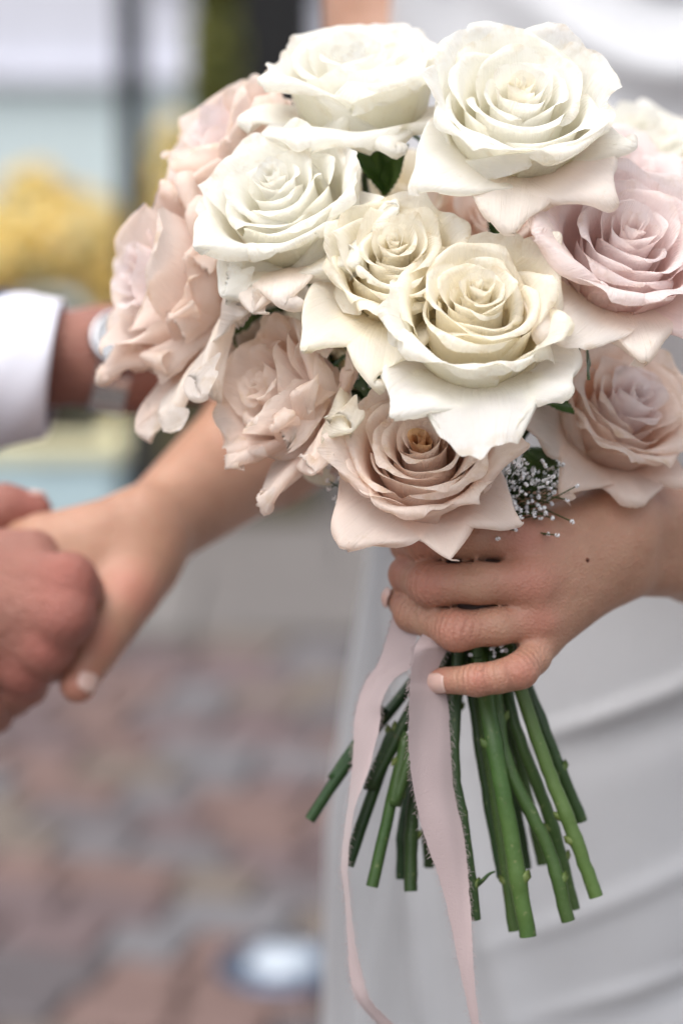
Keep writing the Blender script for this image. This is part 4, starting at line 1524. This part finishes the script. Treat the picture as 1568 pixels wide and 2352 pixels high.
def planter(label, x0, x1, y0, y1, h, wall, coping):
    e = empty('planter', loc=((x0 + x1) / 2, y0, 0))
    tag(e, label, 'planter')
    iv = np.eye(4)
    iv[:3, 3] = -np.array(e.location)
    t = .03
    boxo('front_panel', (x0, y0, .001), (x1, y0 + t, h), wall, e, iv)
    boxo('back_panel', (x0, y1 - t, .001), (x1, y1, h), wall, e, iv)
    boxo('side_panel', (x0, y0 + t, .001), (x0 + t, y1 - t, h), wall, e, iv)
    boxo('side_panel', (x1 - t, y0 + t, .001), (x1, y1 - t, h), wall, e, iv)
    boxo('soil', (x0 + t, y0 + t, .001), (x1 - t, y1 - t, h - .03), SOIL, e, iv, 0)
    c = .02
    boxo('coping', (x0 - c, y0 - c, h), (x1 + c, y0 + .05, h + .045), coping, e, iv)
    boxo('coping', (x0 - c, y1 - .05, h), (x1 + c, y1 + c, h + .045), coping, e, iv)
    boxo('coping', (x0 - c, y0 + .05, h), (x0 + .05, y1 - .05, h + .045), coping, e, iv)
    boxo('coping', (x1 - .05, y0 + .05, h), (x1 + c, y1 - .05, h + .045), coping, e, iv)


planter('pale teal planter with a cream coping on the far side of the paving', -1.75, -.535, 5.72, 6.42, .165, TEAL, CREAM)
planter('dark umber timber planter beside the teal one', -.47, -.07, 5.78, 6.45, .30, UMBER, UMBER)


# posts
def post(name, label, x, y, w, h, mat, cat='post'):
    e = empty(name, loc=(x, y, 0))
    tag(e, label, cat)
    boxo('base_plate', (-w * 1.3, -w * 1.3, .028), (w * 1.3, w * 1.3, .040), mat, e)
    boxo('shaft', (-w / 2, -w / 2, .040), (w / 2, w / 2, h), mat, e)
    boxo('cap', (-w * .58, -w * .58, h), (w * .58, w * .58, h + .02), mat, e)
    for sx in (-1, 1):
        for sy in (-1, 1):
            V, F = lathe([(.008, .040), (.008, .050), (.004, .053)], 8)
            o = mesh_obj('bolt', V, F, STEEL, e)
            o.location = (sx * w * .95, sy * w * .95, 0)


p_ = pt(312, 600, 5.55)
post('steel_post', 'slim dark blue steel post between the teal planter and the umber planter', p_[0], 5.52, .058, 2.6, STEELD)
p_ = pt(638, 100, 7.1)
post('steel_post', 'broad black post rising behind the pink rose', p_[0], 7.0, .225, 2.8, BLACKP)


# shrubs: leafy clumps on stems
def foliage_material(name, c0, c1, c2):
    m = NT(name)
    at = m.n('Attribute', _attribute_name='tone')
    c = m.ramp(at.outputs['Fac'], [(.0, c0), (.5, c1), (1.0, c2)])
    pb = m.n('BsdfPrincipled', Roughness=.6)
    m.set(pb.inputs['Base Color'], c)
    tr = m.n('BsdfTranslucent', Color=c)
    mx = m.n('MixShader', Fac=.3)
    m.set(mx.inputs[1], pb)
    m.set(mx.inputs[2], tr)
    return m.done(mx)


YEL = foliage_material('yellow_blossom', (.90, .64, .14), (.93, .77, .32), (.94, .86, .58))
OLI = foliage_material('olive_leaf', (.07, .085, .018), (.15, .165, .030), (.32, .30, .07))
GRN = foliage_material('soft_green_leaf', (.10, .16, .06), (.20, .27, .12), (.34, .38, .18))
BARK = plain('shrub_bark', (.09, .06, .04), .9)


def shrub(name, label, cat, base, blobs, parts_, seed, leaf_r=.028):
    """blobs: (x, y, z, rx, ry, rz) relative to base; parts_: (name, material, count, radius scale, tone low, tone high)"""
    rg = np.random.default_rng(seed)
    e = empty(name, loc=base)
    tag(e, label, cat, 'shrubs in the planters')
    V, F, off = [], [], 0
    for k in range(7):
        b = blobs[rg.integers(len(blobs))]
        a = rg.uniform(0, 6.28)
        top = np.array(b[:3]) + np.array(b[3:]) * rg.normal(0, .3, 3)
        tv, tf_ = tube(catmull([(0.03 * math.cos(a), .03 * math.sin(a), 0), top * .5 + rg.normal(0, .02, 3), top], 8), np.linspace(.011, .003, 8), 6)
        V.append(tv)
        F += [[i + off for i in f] for f in tf_]
        off += len(tv)
    mesh_obj('trunk', np.vstack(V), F, BARK, e)
    for (pn, mat, cnt, rs_, t0, t1) in parts_:
        LV, LT = np.empty((cnt, 4, 3)), np.empty((cnt, 4))
        for k in range(cnt):
            b = blobs[rg.integers(len(blobs))]
            d = nrm(rg.normal(0, 1, 3))
            rad = rs_ * rg.uniform(.35, 1.0) ** .45
            c = np.array(b[:3]) + d * np.array(b[3:]) * rad
            c[2] = max(c[2], .02)
            n_ = nrm(d + rg.normal(0, .6, 3))
            t1_ = nrm(np.cross(n_, rg.normal(0, 1, 3)))
            t2_ = np.cross(n_, t1_)
            s = leaf_r * rg.uniform(.6, 1.3)
            LV[k] = [c - t1_ * s, c + t2_ * s * .55 + n_ * s * .2, c + t1_ * s, c - t2_ * s * .55 + n_ * s * .2]
            LT[k] = rg.uniform(t0, t1)
        o = mesh_obj(pn, LV.reshape(-1, 3), np.arange(cnt * 4).reshape(-1, 4), mat, e, attr={'tone': LT.ravel()})
        o['kind'] = 'stuff'


b_ = pt(140, 900, 6.2)
shrub('flowering_shrub', 'rounded shrub covered in golden yellow blossom in the teal planter', 'shrub', (b_[0], 6.07, .14),
      [(0, 0, .52, .20, .19, .13), (-.22, 0, .46, .15, .17, .15), (.16, .02, .44, .11, .16, .13), (-.05, .02, .64, .07, .08, .05), (-.25, 0, .25, .12, .16, .2), (.19, 0, .27, .09, .14, .2)],
      [('crown', GRN, 1000, 1.05, .5, 1.0), ('blossom', YEL, 5600, 1.06, 0, 1)], 5, .025)
b_ = pt(455, 400, 6.2)
shrub('flowering_shrub', 'tall olive shrub with yellow blossom along one side, in the umber planter', 'shrub', (b_[0], 6.12, .27),
      [(-.06, 0, .35, .09, .15, .22), (.05, .03, .42, .08, .16, .30), (.05, .05, .80, .065, .14, .30), (.055, .04, 1.15, .06, .14, .25)],
      [('crown', OLI, 4200, 1.0, 0, 1.0)], 6, .026)
b_ = pt(392, 330, 6.1)
shrub('flowering_shrub', 'narrow shrub thick with yellow blossom beside the slim steel post', 'shrub', (b_[0], 6.0, .27),
      [(0, 0, .32, .055, .1, .20), (.01, 0, .52, .05, .1, .18)],
      [('crown', OLI, 700, .9, .3, 1.0), ('blossom', YEL, 1100, 1.0, 0, 1)], 8, .022)
b_ = pt(30, 700, 6.4)
shrub('leafy_shrub', 'soft green shrub at the foot of the golden one', 'shrub', (b_[0] - .05, 6.28, .14),
      [(-.2, 0, .22, .22, .12, .14), (.1, .02, .20, .2, .1, .14)], [('crown', GRN, 1900, 1.0, .1, 1.0)], 9, .024)

# building far behind: rendered plinth, pale band of glazing above
bld = empty('building', loc=(-.5, 9.2, 0))
tag(bld, 'pale building with a sage blue plinth and white upper wall behind the planters', 'building')
iv = np.eye(4)
iv[:3, 3] = -np.array([-.5, 9.2, 0])
boxo('plinth', (-9, 9.2, 0), (7, 9.5, .94), TEALW, bld, iv, 0)
boxo('ledge', (-9, 9.14, .94), (7, 9.5, .99), WHITEW, bld, iv)
boxo('wall', (-9, 9.22, .99), (7, 9.5, 3.2), WHITEW, bld, iv, 0)
GLASS = NT('window_glass')
_p = GLASS.n('BsdfPrincipled', Roughness=.06)
GLASS.set(_p.inputs['Base Color'], (.50, .54, .62))
_p.inputs['Specular IOR Level'].default_value = .8
GLASS = GLASS.done(_p)
for k in range(6):
    x0 = -7.6 + k * 2.3
    w_ = boxo('window', (x0, 9.18, 1.30), (x0 + 1.5, 9.22, 2.7), WHITEW, bld, iv)
    for j in range(2):
        boxo('pane', (x0 + .06 + j * .72, 9.172, 1.36), (x0 + .72 + j * .72, 9.180, 2.64), GLASS, w_, iv, 0)
